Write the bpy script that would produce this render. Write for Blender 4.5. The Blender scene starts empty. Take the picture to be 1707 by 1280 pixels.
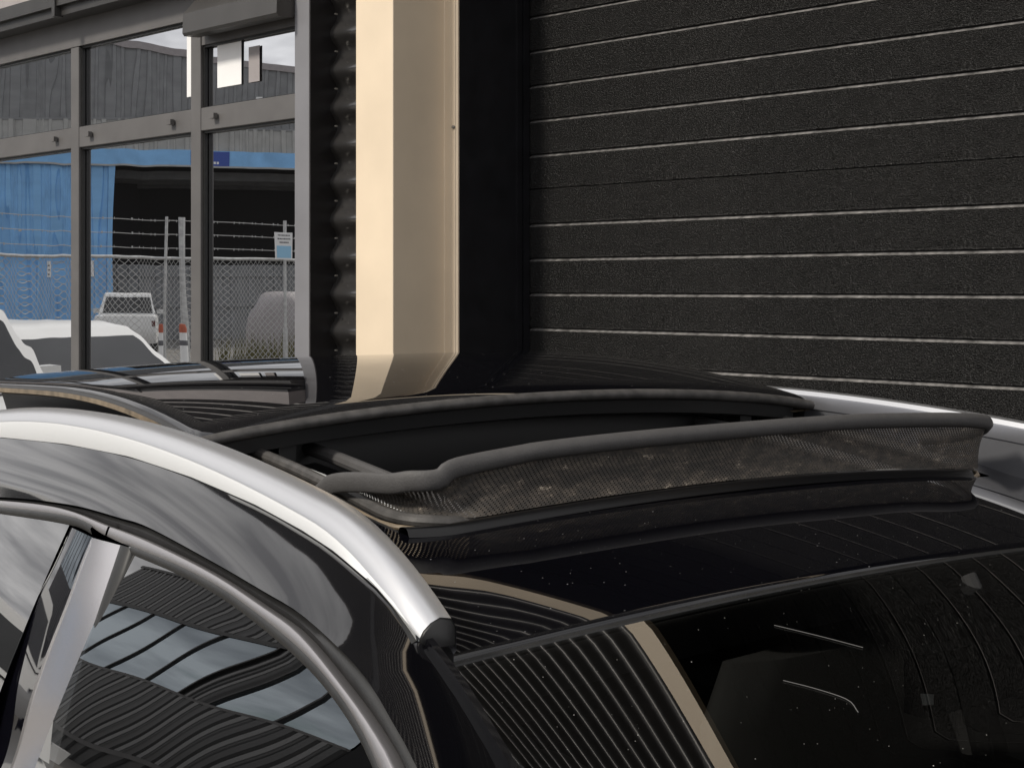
import bpy, math, random
from mathutils import Vector, Matrix, noise
R = math.radians
random.seed(7)
scene = bpy.context.scene
COL = scene.collection

# ------------------------------------------------------------------ camera
cam_data = bpy.data.cameras.new('camera')
cam = bpy.data.objects.new('camera', cam_data); COL.objects.link(cam)
YAW = 0.5969
cam.location = (1.3484, -1.2185, 1.7914)
_r = Vector((math.sin(YAW), math.cos(YAW), 0)); _d = Vector((-math.cos(YAW), math.sin(YAW), 0))
cam.rotation_euler = Matrix((( _r.x, 0, -_d.x), (_r.y, 0, -_d.y), (0, 1, 0))).to_euler()
cam_data.sensor_width = 36; cam_data.lens = 36 * 2438.4 / 1707
cam_data.shift_y = -160 / 1707
cam_data.clip_start = 0.05; cam_data.clip_end = 3000
scene.camera = cam

# ------------------------------------------------------------------ world and sun
SUN_EL, SUN_AZ = 42.0, -93.0          # elevation, world azimuth (degrees) of the direction towards the sun
world = bpy.data.worlds.new('World'); scene.world = world; world.use_nodes = True
wn, wl = world.node_tree.nodes, world.node_tree.links
for n_ in list(wn): wn.remove(n_)
w_out = wn.new('ShaderNodeOutputWorld'); w_bg = wn.new('ShaderNodeBackground'); w_bg.inputs[1].default_value = 0.10
sky = wn.new('ShaderNodeTexSky'); sky.sky_type = 'NISHITA'; sky.sun_disc = False
sky.sun_elevation = R(SUN_EL); sky.sun_rotation = R(90 - SUN_AZ)
tc = wn.new('ShaderNodeTexCoord')
sep = wn.new('ShaderNodeSeparateXYZ'); wl.new(tc.outputs['Generated'], sep.inputs[0])
mz = wn.new('ShaderNodeMath'); mz.operation = 'MAXIMUM'; mz.inputs[1].default_value = 0.0; wl.new(sep.outputs[2], mz.inputs[0])
az_ = wn.new('ShaderNodeMath'); az_.operation = 'ADD'; az_.inputs[1].default_value = 0.22; wl.new(mz.outputs[0], az_.inputs[0])
dv = wn.new('ShaderNodeVectorMath'); dv.operation = 'DIVIDE'; wl.new(tc.outputs['Generated'], dv.inputs[0])
cmb = wn.new('ShaderNodeCombineXYZ')
for i in range(3): wl.new(az_.outputs[0], cmb.inputs[i])
wl.new(cmb.outputs[0], dv.inputs[1])
nz = wn.new('ShaderNodeTexNoise'); nz.inputs['Scale'].default_value = 1.5; nz.inputs['Detail'].default_value = 9; nz.inputs['Roughness'].default_value = 0.55
wl.new(dv.outputs[0], nz.inputs['Vector'])
cr = wn.new('ShaderNodeValToRGB'); cr.color_ramp.elements[0].position = 0.26; cr.color_ramp.elements[1].position = 0.40
wl.new(nz.outputs['Fac'], cr.inputs[0])
nz2 = wn.new('ShaderNodeTexNoise'); nz2.inputs['Scale'].default_value = 2.6; nz2.inputs['Detail'].default_value = 4; nz2.inputs['Roughness'].default_value = 0.6
mp2 = wn.new('ShaderNodeMapping'); mp2.inputs['Location'].default_value = (3.1, 1.7, 0.4); wl.new(dv.outputs[0], mp2.inputs[0]); wl.new(mp2.outputs[0], nz2.inputs['Vector'])
cr2 = wn.new('ShaderNodeValToRGB'); e = cr2.color_ramp.elements
e[0].position = 0.36; e[0].color = (6.2, 6.15, 6.35, 1); e[1].position = 0.60; e[1].color = (11.6, 11.4, 11.4, 1)
wl.new(nz2.outputs['Fac'], cr2.inputs[0])
mx = wn.new('ShaderNodeMix'); mx.data_type = 'RGBA'
wl.new(cr.outputs[0], mx.inputs[0]); wl.new(sky.outputs[0], mx.inputs[6]); wl.new(cr2.outputs[0], mx.inputs[7])
wl.new(mx.outputs[2], w_bg.inputs[0]); wl.new(w_bg.outputs[0], w_out.inputs[0])

sun_d = bpy.data.lights.new('sun', 'SUN'); sun_d.energy = 3.4; sun_d.angle = R(8); sun_d.color = (1, 0.93, 0.82)
sun = bpy.data.objects.new('sun', sun_d); COL.objects.link(sun)
sv = Vector((math.cos(R(SUN_EL)) * math.cos(R(SUN_AZ)), math.cos(R(SUN_EL)) * math.sin(R(SUN_AZ)), math.sin(R(SUN_EL))))
sun.rotation_euler = sv.to_track_quat('Z', 'Y').to_euler(); sun.location = (0, 0, 20)

scene.view_settings.view_transform = 'Standard'; scene.view_settings.look = 'None'
scene.view_settings.gamma = 1; scene.view_settings.use_curve_mapping = False
scene.view_settings.exposure = 0.0
scene.cycles.max_bounces = 12; scene.cycles.glossy_bounces = 8; scene.cycles.transparent_max_bounces = 16
scene.cycles.caustics_reflective = False; scene.cycles.caustics_refractive = False

# ------------------------------------------------------------------ materials
def mat(name, base, rough=0.5, metal=0.0, ior=1.5, bump=None, var=None, coat=0.0):
    """principled; bump=(scale, strength, distance, stretch), var=(scale, amount) mottles the colour, """
    m = bpy.data.materials.new(name); m.use_nodes = True
    nt = m.node_tree; b = nt.nodes['Principled BSDF']
    b.inputs['Base Color'].default_value = (*base, 1); b.inputs['Roughness'].default_value = rough
    b.inputs['Metallic'].default_value = metal; b.inputs['IOR'].default_value = ior
    if coat: b.inputs['Coat Weight'].default_value = coat; b.inputs['Coat Roughness'].default_value = 0.02
    t = nt.nodes.new('ShaderNodeTexCoord')
    if var:
        n1 = nt.nodes.new('ShaderNodeTexNoise'); n1.inputs['Scale'].default_value = var[0]; n1.inputs['Detail'].default_value = 6
        nt.links.new(t.outputs['Object'], n1.inputs['Vector'])
        mr = nt.nodes.new('ShaderNodeMapRange'); mr.inputs[1].default_value = 0.3; mr.inputs[2].default_value = 0.7
        mr.inputs[3].default_value = 1 - var[1]; mr.inputs[4].default_value = 1 + var[1]
        nt.links.new(n1.outputs['Fac'], mr.inputs[0])
        mm = nt.nodes.new('ShaderNodeVectorMath'); mm.operation = 'SCALE'; mm.inputs[0].default_value = base
        nt.links.new(mr.outputs[0], mm.inputs['Scale']); nt.links.new(mm.outputs[0], b.inputs['Base Color'])
    if bump:
        mp = nt.nodes.new('ShaderNodeMapping'); mp.inputs['Scale'].default_value = bump[3]
        nt.links.new(t.outputs['Object'], mp.inputs[0])
        n2 = nt.nodes.new('ShaderNodeTexNoise'); n2.inputs['Scale'].default_value = bump[0]; n2.inputs['Detail'].default_value = 2
        nt.links.new(mp.outputs[0], n2.inputs['Vector'])
        bp = nt.nodes.new('ShaderNodeBump'); bp.inputs['Strength'].default_value = bump[1]; bp.inputs['Distance'].default_value = bump[2]
        nt.links.new(n2.outputs['Fac'], bp.inputs['Height']); nt.links.new(bp.outputs[0], b.inputs['Normal'])
    return m

def specks(m, scale, thresh, col=(0.5, 0.5, 0.48), stretch=(1, 1, 1)):
    """dust specks: sparse small voronoi spots lighter and matt"""
    nt = m.node_tree; b = nt.nodes['Principled BSDF']; out = nt.nodes['Material Output']
    src = [l for l in nt.links if l.to_node == out and l.to_socket.name == 'Surface'][0].from_socket
    t = nt.nodes.new('ShaderNodeTexCoord'); mp = nt.nodes.new('ShaderNodeMapping'); mp.inputs['Scale'].default_value = stretch
    nt.links.new(t.outputs['Object'], mp.inputs[0])
    v = nt.nodes.new('ShaderNodeTexVoronoi'); v.inputs['Scale'].default_value = scale; nt.links.new(mp.outputs[0], v.inputs['Vector'])
    s = nt.nodes.new('ShaderNodeSeparateColor'); nt.links.new(v.outputs['Color'], s.inputs[0])
    r = nt.nodes.new('ShaderNodeMath'); r.operation = 'MULTIPLY'; r.inputs[1].default_value = thresh; nt.links.new(s.outputs[0], r.inputs[0])
    r2 = nt.nodes.new('ShaderNodeMath'); r2.operation = 'POWER'; r2.inputs[1].default_value = 3; nt.links.new(r.outputs[0], r2.inputs[0])
    c = nt.nodes.new('ShaderNodeMath'); c.operation = 'LESS_THAN'; nt.links.new(v.outputs['Distance'], c.inputs[0]); nt.links.new(r2.outputs[0], c.inputs[1])
    k = nt.nodes.new('ShaderNodeMath'); k.operation = 'MULTIPLY'; nt.links.new(c.outputs[0], k.inputs[0]); nt.links.new(s.outputs[1], k.inputs[1])
    d = nt.nodes.new('ShaderNodeBsdfDiffuse'); d.inputs[0].default_value = (*col, 1)
    x = nt.nodes.new('ShaderNodeMixShader'); nt.links.new(k.outputs[0], x.inputs[0]); nt.links.new(src, x.inputs[1]); nt.links.new(d.outputs[0], x.inputs[2])
    nt.links.new(x.outputs[0], out.inputs['Surface'])
    return m

def mirror_glass(name, refl, dark, tint=(0.9, 0.92, 0.95), rough=0.0):
    m = bpy.data.materials.new(name); m.use_nodes = True; nt = m.node_tree
    for n_ in list(nt.nodes): nt.nodes.remove(n_)
    o = nt.nodes.new('ShaderNodeOutputMaterial'); g = nt.nodes.new('ShaderNodeBsdfGlossy'); d = nt.nodes.new('ShaderNodeBsdfDiffuse'); x = nt.nodes.new('ShaderNodeMixShader')
    g.inputs['Color'].default_value = (*tint, 1); g.inputs['Roughness'].default_value = rough
    d.inputs[0].default_value = (*dark, 1); x.inputs[0].default_value = refl
    nt.links.new(d.outputs[0], x.inputs[1]); nt.links.new(g.outputs[0], x.inputs[2]); nt.links.new(x.outputs[0], o.inputs[0])
    return m

def car_glass(name, ior, tint):
    m = bpy.data.materials.new(name); m.use_nodes = True; nt = m.node_tree
    for n_ in list(nt.nodes): nt.nodes.remove(n_)
    o = nt.nodes.new('ShaderNodeOutputMaterial'); o.name = 'Material Output'
    g = nt.nodes.new('ShaderNodeBsdfGlossy'); t = nt.nodes.new('ShaderNodeBsdfTransparent'); x = nt.nodes.new('ShaderNodeMixShader')
    f = nt.nodes.new('ShaderNodeFresnel'); f.inputs[0].default_value = ior
    g.inputs['Roughness'].default_value = 0.0; g.inputs['Color'].default_value = (1, 1, 1, 1); t.inputs[0].default_value = (*tint, 1)
    nt.links.new(f.outputs[0], x.inputs[0]); nt.links.new(t.outputs[0], x.inputs[1]); nt.links.new(g.outputs[0], x.inputs[2]); nt.links.new(x.outputs[0], o.inputs[0])
    nt.nodes.new('ShaderNodeBsdfPrincipled').name = 'Principled BSDF'
    return m

def mesh_mat(name):
    """woven net: opaque threads with open holes, dusty stains"""
    m = bpy.data.materials.new(name); m.use_nodes = True; nt = m.node_tree; b = nt.nodes['Principled BSDF']; out = nt.nodes['Material Output']
    uv = nt.nodes.new('ShaderNodeTexCoord')
    mp = nt.nodes.new('ShaderNodeMapping'); mp.inputs['Rotation'].default_value = (0, 0, R(45)); nt.links.new(uv.outputs['UV'], mp.inputs[0])
    s = nt.nodes.new('ShaderNodeSeparateXYZ'); nt.links.new(mp.outputs[0], s.inputs[0])
    pp = []
    for i in (0, 1):
        a = nt.nodes.new('ShaderNodeMath'); a.operation = 'MULTIPLY'; a.inputs[1].default_value = 2 * math.pi / 0.0040; nt.links.new(s.outputs[i], a.inputs[0])
        c = nt.nodes.new('ShaderNodeMath'); c.operation = 'COSINE'; nt.links.new(a.outputs[0], c.inputs[0]); pp.append(c)
    mn = nt.nodes.new('ShaderNodeMath'); mn.operation = 'MINIMUM'; nt.links.new(pp[0].outputs[0], mn.inputs[0]); nt.links.new(pp[1].outputs[0], mn.inputs[1])
    hole = nt.nodes.new('ShaderNodeMath'); hole.operation = 'GREATER_THAN'; hole.inputs[1].default_value = 0.38; nt.links.new(mn.outputs[0], hole.inputs[0])
    n1 = nt.nodes.new('ShaderNodeTexNoise'); n1.inputs['Scale'].default_value = 48; n1.inputs['Detail'].default_value = 9; n1.inputs['Roughness'].default_value = 0.80
    m2 = nt.nodes.new('ShaderNodeMapping'); m2.inputs['Scale'].default_value = (0.7, 1.3, 1); nt.links.new(uv.outputs['UV'], m2.inputs[0]); nt.links.new(m2.outputs[0], n1.inputs['Vector'])
    r = nt.nodes.new('ShaderNodeValToRGB'); e = r.color_ramp.elements
    e[0].position = 0.46; e[0].color = (0.024, 0.021, 0.018, 1); e[1].position = 0.73; e[1].color = (0.62, 0.54, 0.43, 1)
    k = e.new(0.60); k.color = (0.062, 0.051, 0.041, 1)
    nt.links.new(n1.outputs['Fac'], r.inputs[0]); nt.links.new(r.outputs[0], b.inputs['Base Color']); b.inputs['Roughness'].default_value = 0.8
    t = nt.nodes.new('ShaderNodeBsdfTransparent'); x = nt.nodes.new('ShaderNodeMixShader')
    nt.links.new(hole.outputs[0], x.inputs[0]); nt.links.new(b.outputs[0], x.inputs[1]); nt.links.new(t.outputs[0], x.inputs[2]); nt.links.new(x.outputs[0], out.inputs[0])
    return m

M = {}
M['paint'] = specks(mat('black_paint', (0.002, 0.002, 0.003), 0.012, ior=1.55), 210, 0.50, (0.2, 0.2, 0.2), (1, .55, 1))
M['paint_side'] = mat('black_side_paint', (0.003, 0.003, 0.004), 0.05, ior=1.65)
M['roof_glass'] = specks(mat('black_roof_glass', (0.003, 0.003, 0.004), 0.006, ior=1.9), 200, 0.50, (0.25, 0.25, 0.25), (1, .55, 1))
M['silver'] = mat('satin_silver', (0.62, 0.625, 0.64), 0.30, metal=0.85)
M['silver_dull'] = mat('satin_silver_side', (0.62, 0.63, 0.635), 0.5, metal=0.4)
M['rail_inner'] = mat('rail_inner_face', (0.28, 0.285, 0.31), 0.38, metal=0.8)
M['trim'] = mat('dark_chrome_trim', (0.36, 0.35, 0.36), 0.38, metal=0.8)
M['foam_light'] = mat('pale_lint', (0.09, 0.09, 0.088), 0.8)
M['rubber'] = mat('black_rubber', (0.012, 0.012, 0.012), 0.45, var=(40, .3))
M['rubber_grey'] = mat('weathered_rubber', (0.055, 0.052, 0.05), 0.55, var=(60, .35), bump=(300, .2, .001, (1, 1, 1)))
M['rubber_brown'] = mat('dusty_brown_seal', (0.16, 0.125, 0.085), 0.5, var=(50, .4))
M['foam'] = mat('grey_foam', (0.056, 0.054, 0.054), 0.65, var=(70, .08), bump=(420, .35, .001, (1, 1, 1)))
M['plastic'] = mat('black_plastic', (0.007, 0.007, 0.0075), 0.45)
M['cabin'] = mat('black_cloth', (0.008, 0.008, 0.008), 0.9)
M['cabin_grey'] = mat('charcoal_cloth', (0.012, 0.0115, 0.011), 0.85, bump=(500, .3, .001, (1, 1, 1)))
M['piano'] = mat('gloss_black_cover', (0.003, 0.003, 0.005), 0.02, ior=2.0)
M['windscreen'] = specks(car_glass('windscreen_glass', 2.05, (0.32, 0.33, 0.32)), 170, 0.46, (0.35, 0.35, 0.33))
M['side_glass'] = car_glass('side_window_glass', 2.7, (0.16, 0.17, 0.17))
M['net'] = mesh_mat('deflector_net')
M['lip'] = mat('black_lip', (0.003, 0.003, 0.0035), 0.30, ior=1.4)
M['cover_sheen'] = mat('pillar_sky_sheen', (0.60, 0.585, 0.60), 0.24, metal=0.85)  # pale metal imitates the sky reflected in the gloss front pillar cover
M['tail'] = mat('tail_lamp', (0.10, 0.012, 0.010), 0.2)
M['tyre'] = mat('tyre', (0.015, 0.015, 0.015), 0.8)
M['alloy'] = mat('alloy', (0.5, 0.5, 0.5), 0.3, metal=0.9)

M['frame'] = mat('grey_frame', (0.105, 0.101, 0.100), 0.42, var=(9, .10))
M['frame_light'] = mat('pale_grey_post', (0.19, 0.19, 0.205), 0.4, var=(6, .08))
M['eave'] = mat('dark_gutter', (0.03, 0.029, 0.028), 0.4, var=(8, .2))
M['fascia'] = mat('pale_fascia', (0.30, 0.275, 0.275), 0.55, var=(7, .08))
M['cladding'] = mat('black_corrugated_steel', (0.030, 0.029, 0.029), 0.34, ior=1.5, var=(6, .2))
M['clad_highlight'] = mat('painted_corrugation_highlight', (0.42, 0.405, 0.39), 0.7, var=(9, .3))
M['cladding_strip'] = mat('black_corrugated_steel_low', (0.026, 0.025, 0.025), 0.20, ior=2.2, var=(6, .2), bump=(45, .25, .004, (.25, 1, 1.6)))
M['blind'] = mat('dark_blind_box', (0.045, 0.043, 0.042), 0.4, var=(9, .1))
M['jamb'] = mat('black_jamb', (0.008, 0.008, 0.010), 0.35, var=(14, .3))
M['door'] = mat('embossed_black_door', (0.0070, 0.0067, 0.0064), 0.32, ior=1.48, bump=(230, 1.0, 0.012, (0.8, 1, 1.3)), var=(2.2, .45)); specks(M['door'], 55, .30, (.3, .3, .29), (1, .001, 1))
M['lip_highlight'] = mat('painted_lip_highlight', (0.125, 0.12, 0.117), 0.6, var=(45, .7))  # mottled pale colour imitates sky light on the slats' upward lip
M['beige'] = mat('cream_steel', (0.72, 0.60, 0.45), 0.45, var=(3, .09)); specks(M['beige'], 24, .26, (.30, .25, .19), (1, 1, .5))
M['pane'] = mirror_glass('reflective_pane', 0.72, (0.014, 0.014, 0.015), (0.88, 0.9, 0.93))
M['bolt'] = mat('zinc_bolt', (0.35, 0.34, 0.32), 0.35, metal=0.8)
M['paper'] = mat('white_paper', (0.82, 0.82, 0.82), 0.5, var=(5, .06))
M['grey_clad'] = mat('grey_ribbed_steel', (0.20, 0.205, 0.21), 0.55, var=(2.5, .15))
M['grey_clad_light'] = mat('pale_ribbed_steel', (0.36, 0.36, 0.345), 0.55, var=(2.5, .12))
M['blue'] = mat('blue_steel', (0.21, 0.45, 0.76), 0.5, var=(1.5, .15))
M['blue_dark'] = mat('dark_blue_panel', (0.03, 0.07, 0.32), 0.5)
M['dark_inside'] = mat('dark_inside', (0.012, 0.012, 0.012), 0.8)
M['white'] = mat('white_car_paint', (0.78, 0.78, 0.77), 0.25, var=(2, .03))
M['window_dark'] = mat('dark_car_window', (0.020, 0.021, 0.022), 0.05, ior=1.5, var=(1.5, .5))
M['galv'] = mat('galvanised_steel', (0.50, 0.50, 0.49), 0.45, metal=0.4, var=(12, .2))
M['wire'] = mat('galvanised_wire', (0.45, 0.45, 0.44), 0.5, metal=0.3)
M['lb'] = mat('light_blue_print', (0.30, 0.55, 0.75), 0.5)
M['print'] = mat('grey_print', (0.12, 0.12, 0.13), 0.6)
M['orange'] = mat('orange_plastic', (0.42, 0.10, 0.05), 0.5)
M['asphalt'] = mat('concrete', (0.15, 0.142, 0.130), 0.9, var=(1.2, .25), bump=(60, .4, .01, (1, 1, 1)))
M['grass'] = mat('dry_grass', (0.12, 0.11, 0.04), 0.9, var=(8, .4))
M['blackshed'] = mat('black_ribbed_steel', (0.014, 0.014, 0.015), 0.30, ior=1.6)
M['ribcap'] = mat('grey_rib_cap', (0.24, 0.24, 0.24), 0.4)
M['skyglass'] = mirror_glass('strip_window_glass', 0.75, (0.02, 0.025, 0.03), (0.80, 0.90, 0.97))

# ------------------------------------------------------------------ mesh helpers
class MB:
    def __init__(s): s.v = []; s.f = []; s.uv = None
    def add(s, vs, fs):
        o = len(s.v); s.v += [tuple(p) for p in vs]; s.f += [tuple(i + o for i in f) for f in fs]; return s
    def box(s, x0, x1, y0, y1, z0, z1):
        if x0 > x1: x0, x1 = x1, x0
        if y0 > y1: y0, y1 = y1, y0
        if z0 > z1: z0, z1 = z1, z0
        return s.add([(x0, y0, z0), (x1, y0, z0), (x1, y1, z0), (x0, y1, z0), (x0, y0, z1), (x1, y0, z1), (x1, y1, z1), (x0, y1, z1)],
                     [(0, 3, 2, 1), (4, 5, 6, 7), (0, 1, 5, 4), (1, 2, 6, 5), (2, 3, 7, 6), (3, 0, 4, 7)])
    def grid(s, rows, flip=False, closed=False):
        n, m = len(rows), len(rows[0]); vs = [p for r in rows for p in r]; fs = []
        for i in range(n - 1):
            for j in range(m if closed else m - 1):
                k = (j + 1) % m
                q = (i * m + j, i * m + k, (i + 1) * m + k, (i + 1) * m + j)
                fs.append(q[::-1] if flip else q)
        return s.add(vs, fs)
    def tube(s, path, r, seg=8, caps=True):
        """r a number or a list; round section swept along path"""
        P = [Vector(p) for p in path]; rows = []; up = Vector((0, 0, 1)); rr = r if isinstance(r, (list, tuple)) else [r] * len(P)
        for i, p in enumerate(P):
            t = (P[min(i + 1, len(P) - 1)] - P[max(i - 1, 0)]).normalized()
            a = t.cross(up)
            a = a.normalized() if a.length > 1e-4 else Vector((1, 0, 0)); b = a.cross(t).normalized()
            ra, rb = rr[i] if isinstance(rr[i], tuple) else (rr[i], rr[i])
            rows.append([p + a * math.cos(2 * math.pi * k / seg) * ra + b * math.sin(2 * math.pi * k / seg) * rb for k in range(seg)])
        o = len(s.v); s.grid(rows, closed=True)
        if caps:
            s.f.append(tuple(o + k for k in range(seg))[::-1]); e0 = o + (len(P) - 1) * seg; s.f.append(tuple(e0 + k for k in range(seg)))
        return s
    def prism(s, poly, z0, z1):
        n = len(poly); vs = [(x, y, z0) for x, y in poly] + [(x, y, z1) for x, y in poly]
        return s.add(vs, [tuple(range(n))[::-1], tuple(range(n, 2 * n))] + [(i, (i + 1) % n, n + (i + 1) % n, n + i) for i in range(n)])
    def lathe(s, prof, cx, cy, cz, axis='z', seg=20):
        rows = []
        for r, h in prof:
            ring = []
            for k in range(seg):
                a = 2 * math.pi * k / seg; u, w = r * math.cos(a), r * math.sin(a)
                ring.append((cx + u, cy + w, cz + h) if axis == 'z' else (cx + u, cy + h, cz + w))
            rows.append(ring)
        return s.grid(rows, closed=True)
    def mirror_y(s):
        b = MB(); b.v = [(x, -y, z) for x, y, z in s.v]; b.f = [f[::-1] for f in s.f]; return b
    def build(s, name, m, parent=None, smooth=True, angle=35, uv=None, recalc=True):
        me = bpy.data.meshes.new(name); me.from_pydata(s.v, [], s.f)
        if recalc:
            import bmesh
            bm = bmesh.new(); bm.from_mesh(me); bmesh.ops.recalc_face_normals(bm, faces=bm.faces); bm.to_mesh(me); bm.free()
        if uv:
            ul = me.uv_layers.new(name='UVMap')
            for l in me.loops: ul.data[l.index].uv = uv[l.vertex_index]
        me.materials.append(m)
        if smooth:
            me.shade_smooth(); me.set_sharp_from_angle(angle=R(angle))
        o = bpy.data.objects.new(name, me); COL.objects.link(o)
        if parent: o.parent = parent
        return o

def thing(name, label, cat, loc=(0, 0, 0), rz=0.0, group=None):
    o = bpy.data.objects.new(name, None); COL.objects.link(o); o.location = loc; o.rotation_euler = (0, 0, rz); o.empty_display_size = 0.3
    o['label'] = label; o['category'] = cat
    if group: o['group'] = group
    return o
def tag(o, label, cat, group=None):
    o['label'] = label; o['category'] = cat
    if group: o['group'] = group
    return o
def struct(o): o['kind'] = 'structure'; return o
def stuff(o): o['kind'] = 'stuff'; return o
def dup(o, parent=None):
    c = o.copy(); COL.objects.link(c); c.parent = parent; return c
def dup_tree(o, parent=None):
    c = dup(o, parent)
    for ch in list(o.children): dup_tree(ch, c)
    return c
def spline(pts, n):
    """Catmull-Rom through pts, n samples by chord length"""
    P = [Vector(p) for p in pts]; P = [P[0] * 2 - P[1]] + P + [P[-1] * 2 - P[-2]]
    dense = []
    for i in range(1, len(P) - 2):
        for k in range(24):
            t = k / 24; a, b, c, d = P[i - 1], P[i], P[i + 1], P[i + 2]
            dense.append(0.5 * (2 * b + (c - a) * t + (2 * a - 5 * b + 4 * c - d) * t * t + (-a + 3 * b - 3 * c + d) * t ** 3))
    dense.append(P[-2]); L = [0]
    for i in range(1, len(dense)): L.append(L[-1] + (dense[i] - dense[i - 1]).length)
    out = []; j = 0
    for k in range(n):
        s = L[-1] * k / (n - 1)
        while j < len(L) - 2 and L[j + 1] < s: j += 1
        f = (s - L[j]) / max(1e-9, L[j + 1] - L[j]); out.append(dense[j].lerp(dense[j + 1], min(1, f)))
    return out
def interp(xs, ys, x):
    if x <= xs[0]: return ys[0] + (ys[1] - ys[0]) / (xs[1] - xs[0]) * (x - xs[0])
    for i in range(len(xs) - 1):
        if x <= xs[i + 1] or i == len(xs) - 2:
            return ys[i] + (ys[i + 1] - ys[i]) * (x - xs[i]) / (xs[i + 1] - xs[i])

# ------------------------------------------------------------------ ground
g = MB(); g.add([(-400, -400, 0), (400, -400, 0), (400, 400, 0), (-400, 400, 0)], [(0, 1, 2, 3)])
struct(g.build('ground', M['asphalt'], smooth=False))

# ------------------------------------------------------------------ warehouse (front of the building, its own axes: x right along the wall, y into it)
WROT = R(10.977); WLOC = Vector((-2.5039, 1.4635, 0))
WM = Matrix.Translation(WLOC) @ Matrix.Rotation(WROT, 4, 'Z')
def wpos(x, y, z=0): return WM @ Vector((x, y, z))
wh = thing('warehouse', 'black warehouse with grey windows, a cream column and a ribbed black roller door', 'building', WLOC, WROT)
ZR = 1.62                                   # height of the car roof datum above the ground
ZE = 1.7914                                 # eye height, datum of the facade levels
WALL_Y = -0.31                              # face of the wall
XL, XR, TOP = -11.2, 4.75, 9.2
HDR0, HDR1 = 3.43, 3.54                     # cream beam over the door

def corrugated(x0, x1, z0, z1, y, pitch=0.125, amp=0.016, seg=10, sharp=False):
    rows = []; n = int((z1 - z0) / pitch * seg)
    for i in range(n + 1):
        z = z0 + i * pitch / seg; q = math.cos(2 * math.pi * (z - z0) / pitch)
        if sharp: q = 2 * math.exp(-((((z - z0) / pitch + .5) % 1 - .5) / .13) ** 2) - 1
        rows.append([(x0, y - amp * q, z), (x1, y - amp * q, z)])
    b = MB(); b.grid(rows); return b
def paint_lit_tops(o, n, seg):                              # sun and sky light painted as pale colour on every corrugation's upper side
    o.data.materials.append(M['clad_highlight'])
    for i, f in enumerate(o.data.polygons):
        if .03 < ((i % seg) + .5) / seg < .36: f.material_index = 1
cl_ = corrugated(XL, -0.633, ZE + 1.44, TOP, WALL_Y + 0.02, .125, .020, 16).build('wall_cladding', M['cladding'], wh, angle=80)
paint_lit_tops(cl_, 0, 16)
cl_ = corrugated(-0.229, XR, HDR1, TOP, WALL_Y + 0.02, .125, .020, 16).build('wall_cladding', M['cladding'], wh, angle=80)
paint_lit_tops(cl_, 0, 16)
corrugated(-0.633, -0.229, 0.02, TOP, WALL_Y + 0.018).build('wall_cladding', M['cladding_strip'], wh, angle=80)
b = MB(); b.box(XL, XR, WALL_Y + 0.06, WALL_Y + 0.2, 3.8, TOP + .05); b.box(XL, -0.06, -0.24, -0.06, 0, 3.8); b.box(-.04, XR, .1, .25, 0, 3.8); b.box(XL, XR, .25, 9, 0, TOP)
b.build('wall', M['jamb'], wh, smooth=False)
b = MB(); b.box(XL, XR, WALL_Y - .05, .3, TOP + .05, TOP + .12); b.build('parapet_cap', M['fascia'], wh, smooth=False)
# screws down the corrugated strip
b = MB()
for i in range(24):
    z = 0.02 + 0.125 * (i + .5) - 0.0625 * (i % 1)
    b.lathe([(0.0, -.006), (.0022, -.006), (.003, -.003), (.003, .004)], -0.60, WALL_Y + .004, z, 'y', 8)
stuff(b.build('screw', M['bolt'], wh))

# column: folded cream box with a flange towards the door
poly = [(-0.229, -0.524), (-0.054, -0.524), (-0.054, -0.316), (-0.0065, -0.316), (-0.0065, -0.3105), (-0.0005, -0.3105), (-0.0005, -0.302), (-0.229, -0.302)]
b = MB(); b.prism(poly, 0, HDR1)
col_o = b.build('column', M['beige'], wh, smooth=False)
bv = col_o.modifiers.new('edge', 'BEVEL'); bv.width = 0.003; bv.segments = 2; bv.limit_method = 'ANGLE'
b = MB(); b.lathe([(0, -.006), (.004, -.0055), (.0055, -.003), (.0055, .002)], -0.012, -0.3165, 2.283, 'y', 10); b.build('bolt', M['bolt'], col_o)
b = MB(); b.box(-0.0540, XR, -0.522, -0.492, HDR0, HDR1 - .002); b.build('door_header', M['beige'], wh, smooth=False)
b = MB(); b.box(-0.0500, XR, -0.4918, -0.29, HDR0 + .004, HDR1 - .004); b.build('door_soffit', M['jamb'], wh, smooth=False)
# jamb of the recessed roller door
b = MB(); b.box(-0.05, -0.001, -0.301, 0.05, 0, HDR0)
b.build('door_jamb', M['jamb'], wh, smooth=False)
b = MB(); b.box(-0.001, 0.010, -0.030, -0.006, 0, HDR0); b.box(-0.001, 0.005, -0.055, -0.035, 0, HDR0); b.build('jamb_trim', M['jamb'], wh, smooth=False)

# roller door: horizontal slats with an upward facing lip
rd = bpy.data.objects.new('roller_door', None); COL.objects.link(rd); rd.parent = wh
def slat_mesh(joint_top):
    p = 0.1105; W0, W1 = 0.004, 4.6
    pr = [(0.010, 0.0), (0.0015, 0.0022), (0.0, 0.006)]
    pr += [(0, p - 0.0035), (0.003, p - .0012), (0.010, p)] if joint_top else [(0, p - 0.0095), (0.0105, p - 0.0012), (0.0125, p)]
    b = MB(); b.grid([[(x, y, z) for y, z in pr] for x in (W0, W1)]); return b
first = {}
z = ZE + 0.315 - 0.1105 * 16
for i in range(31):
    jt = (i - 15) % 6 == 0
    if jt not in first:
        o = slat_mesh(jt).build('slat', M['door'], rd, smooth=False); first[jt] = o
        o.data.materials.append(M['lip_highlight'])
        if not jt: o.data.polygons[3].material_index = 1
    else: o = dup(first[jt], rd)
    o.location = (0, 0, z)
    z += 0.1105

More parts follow.
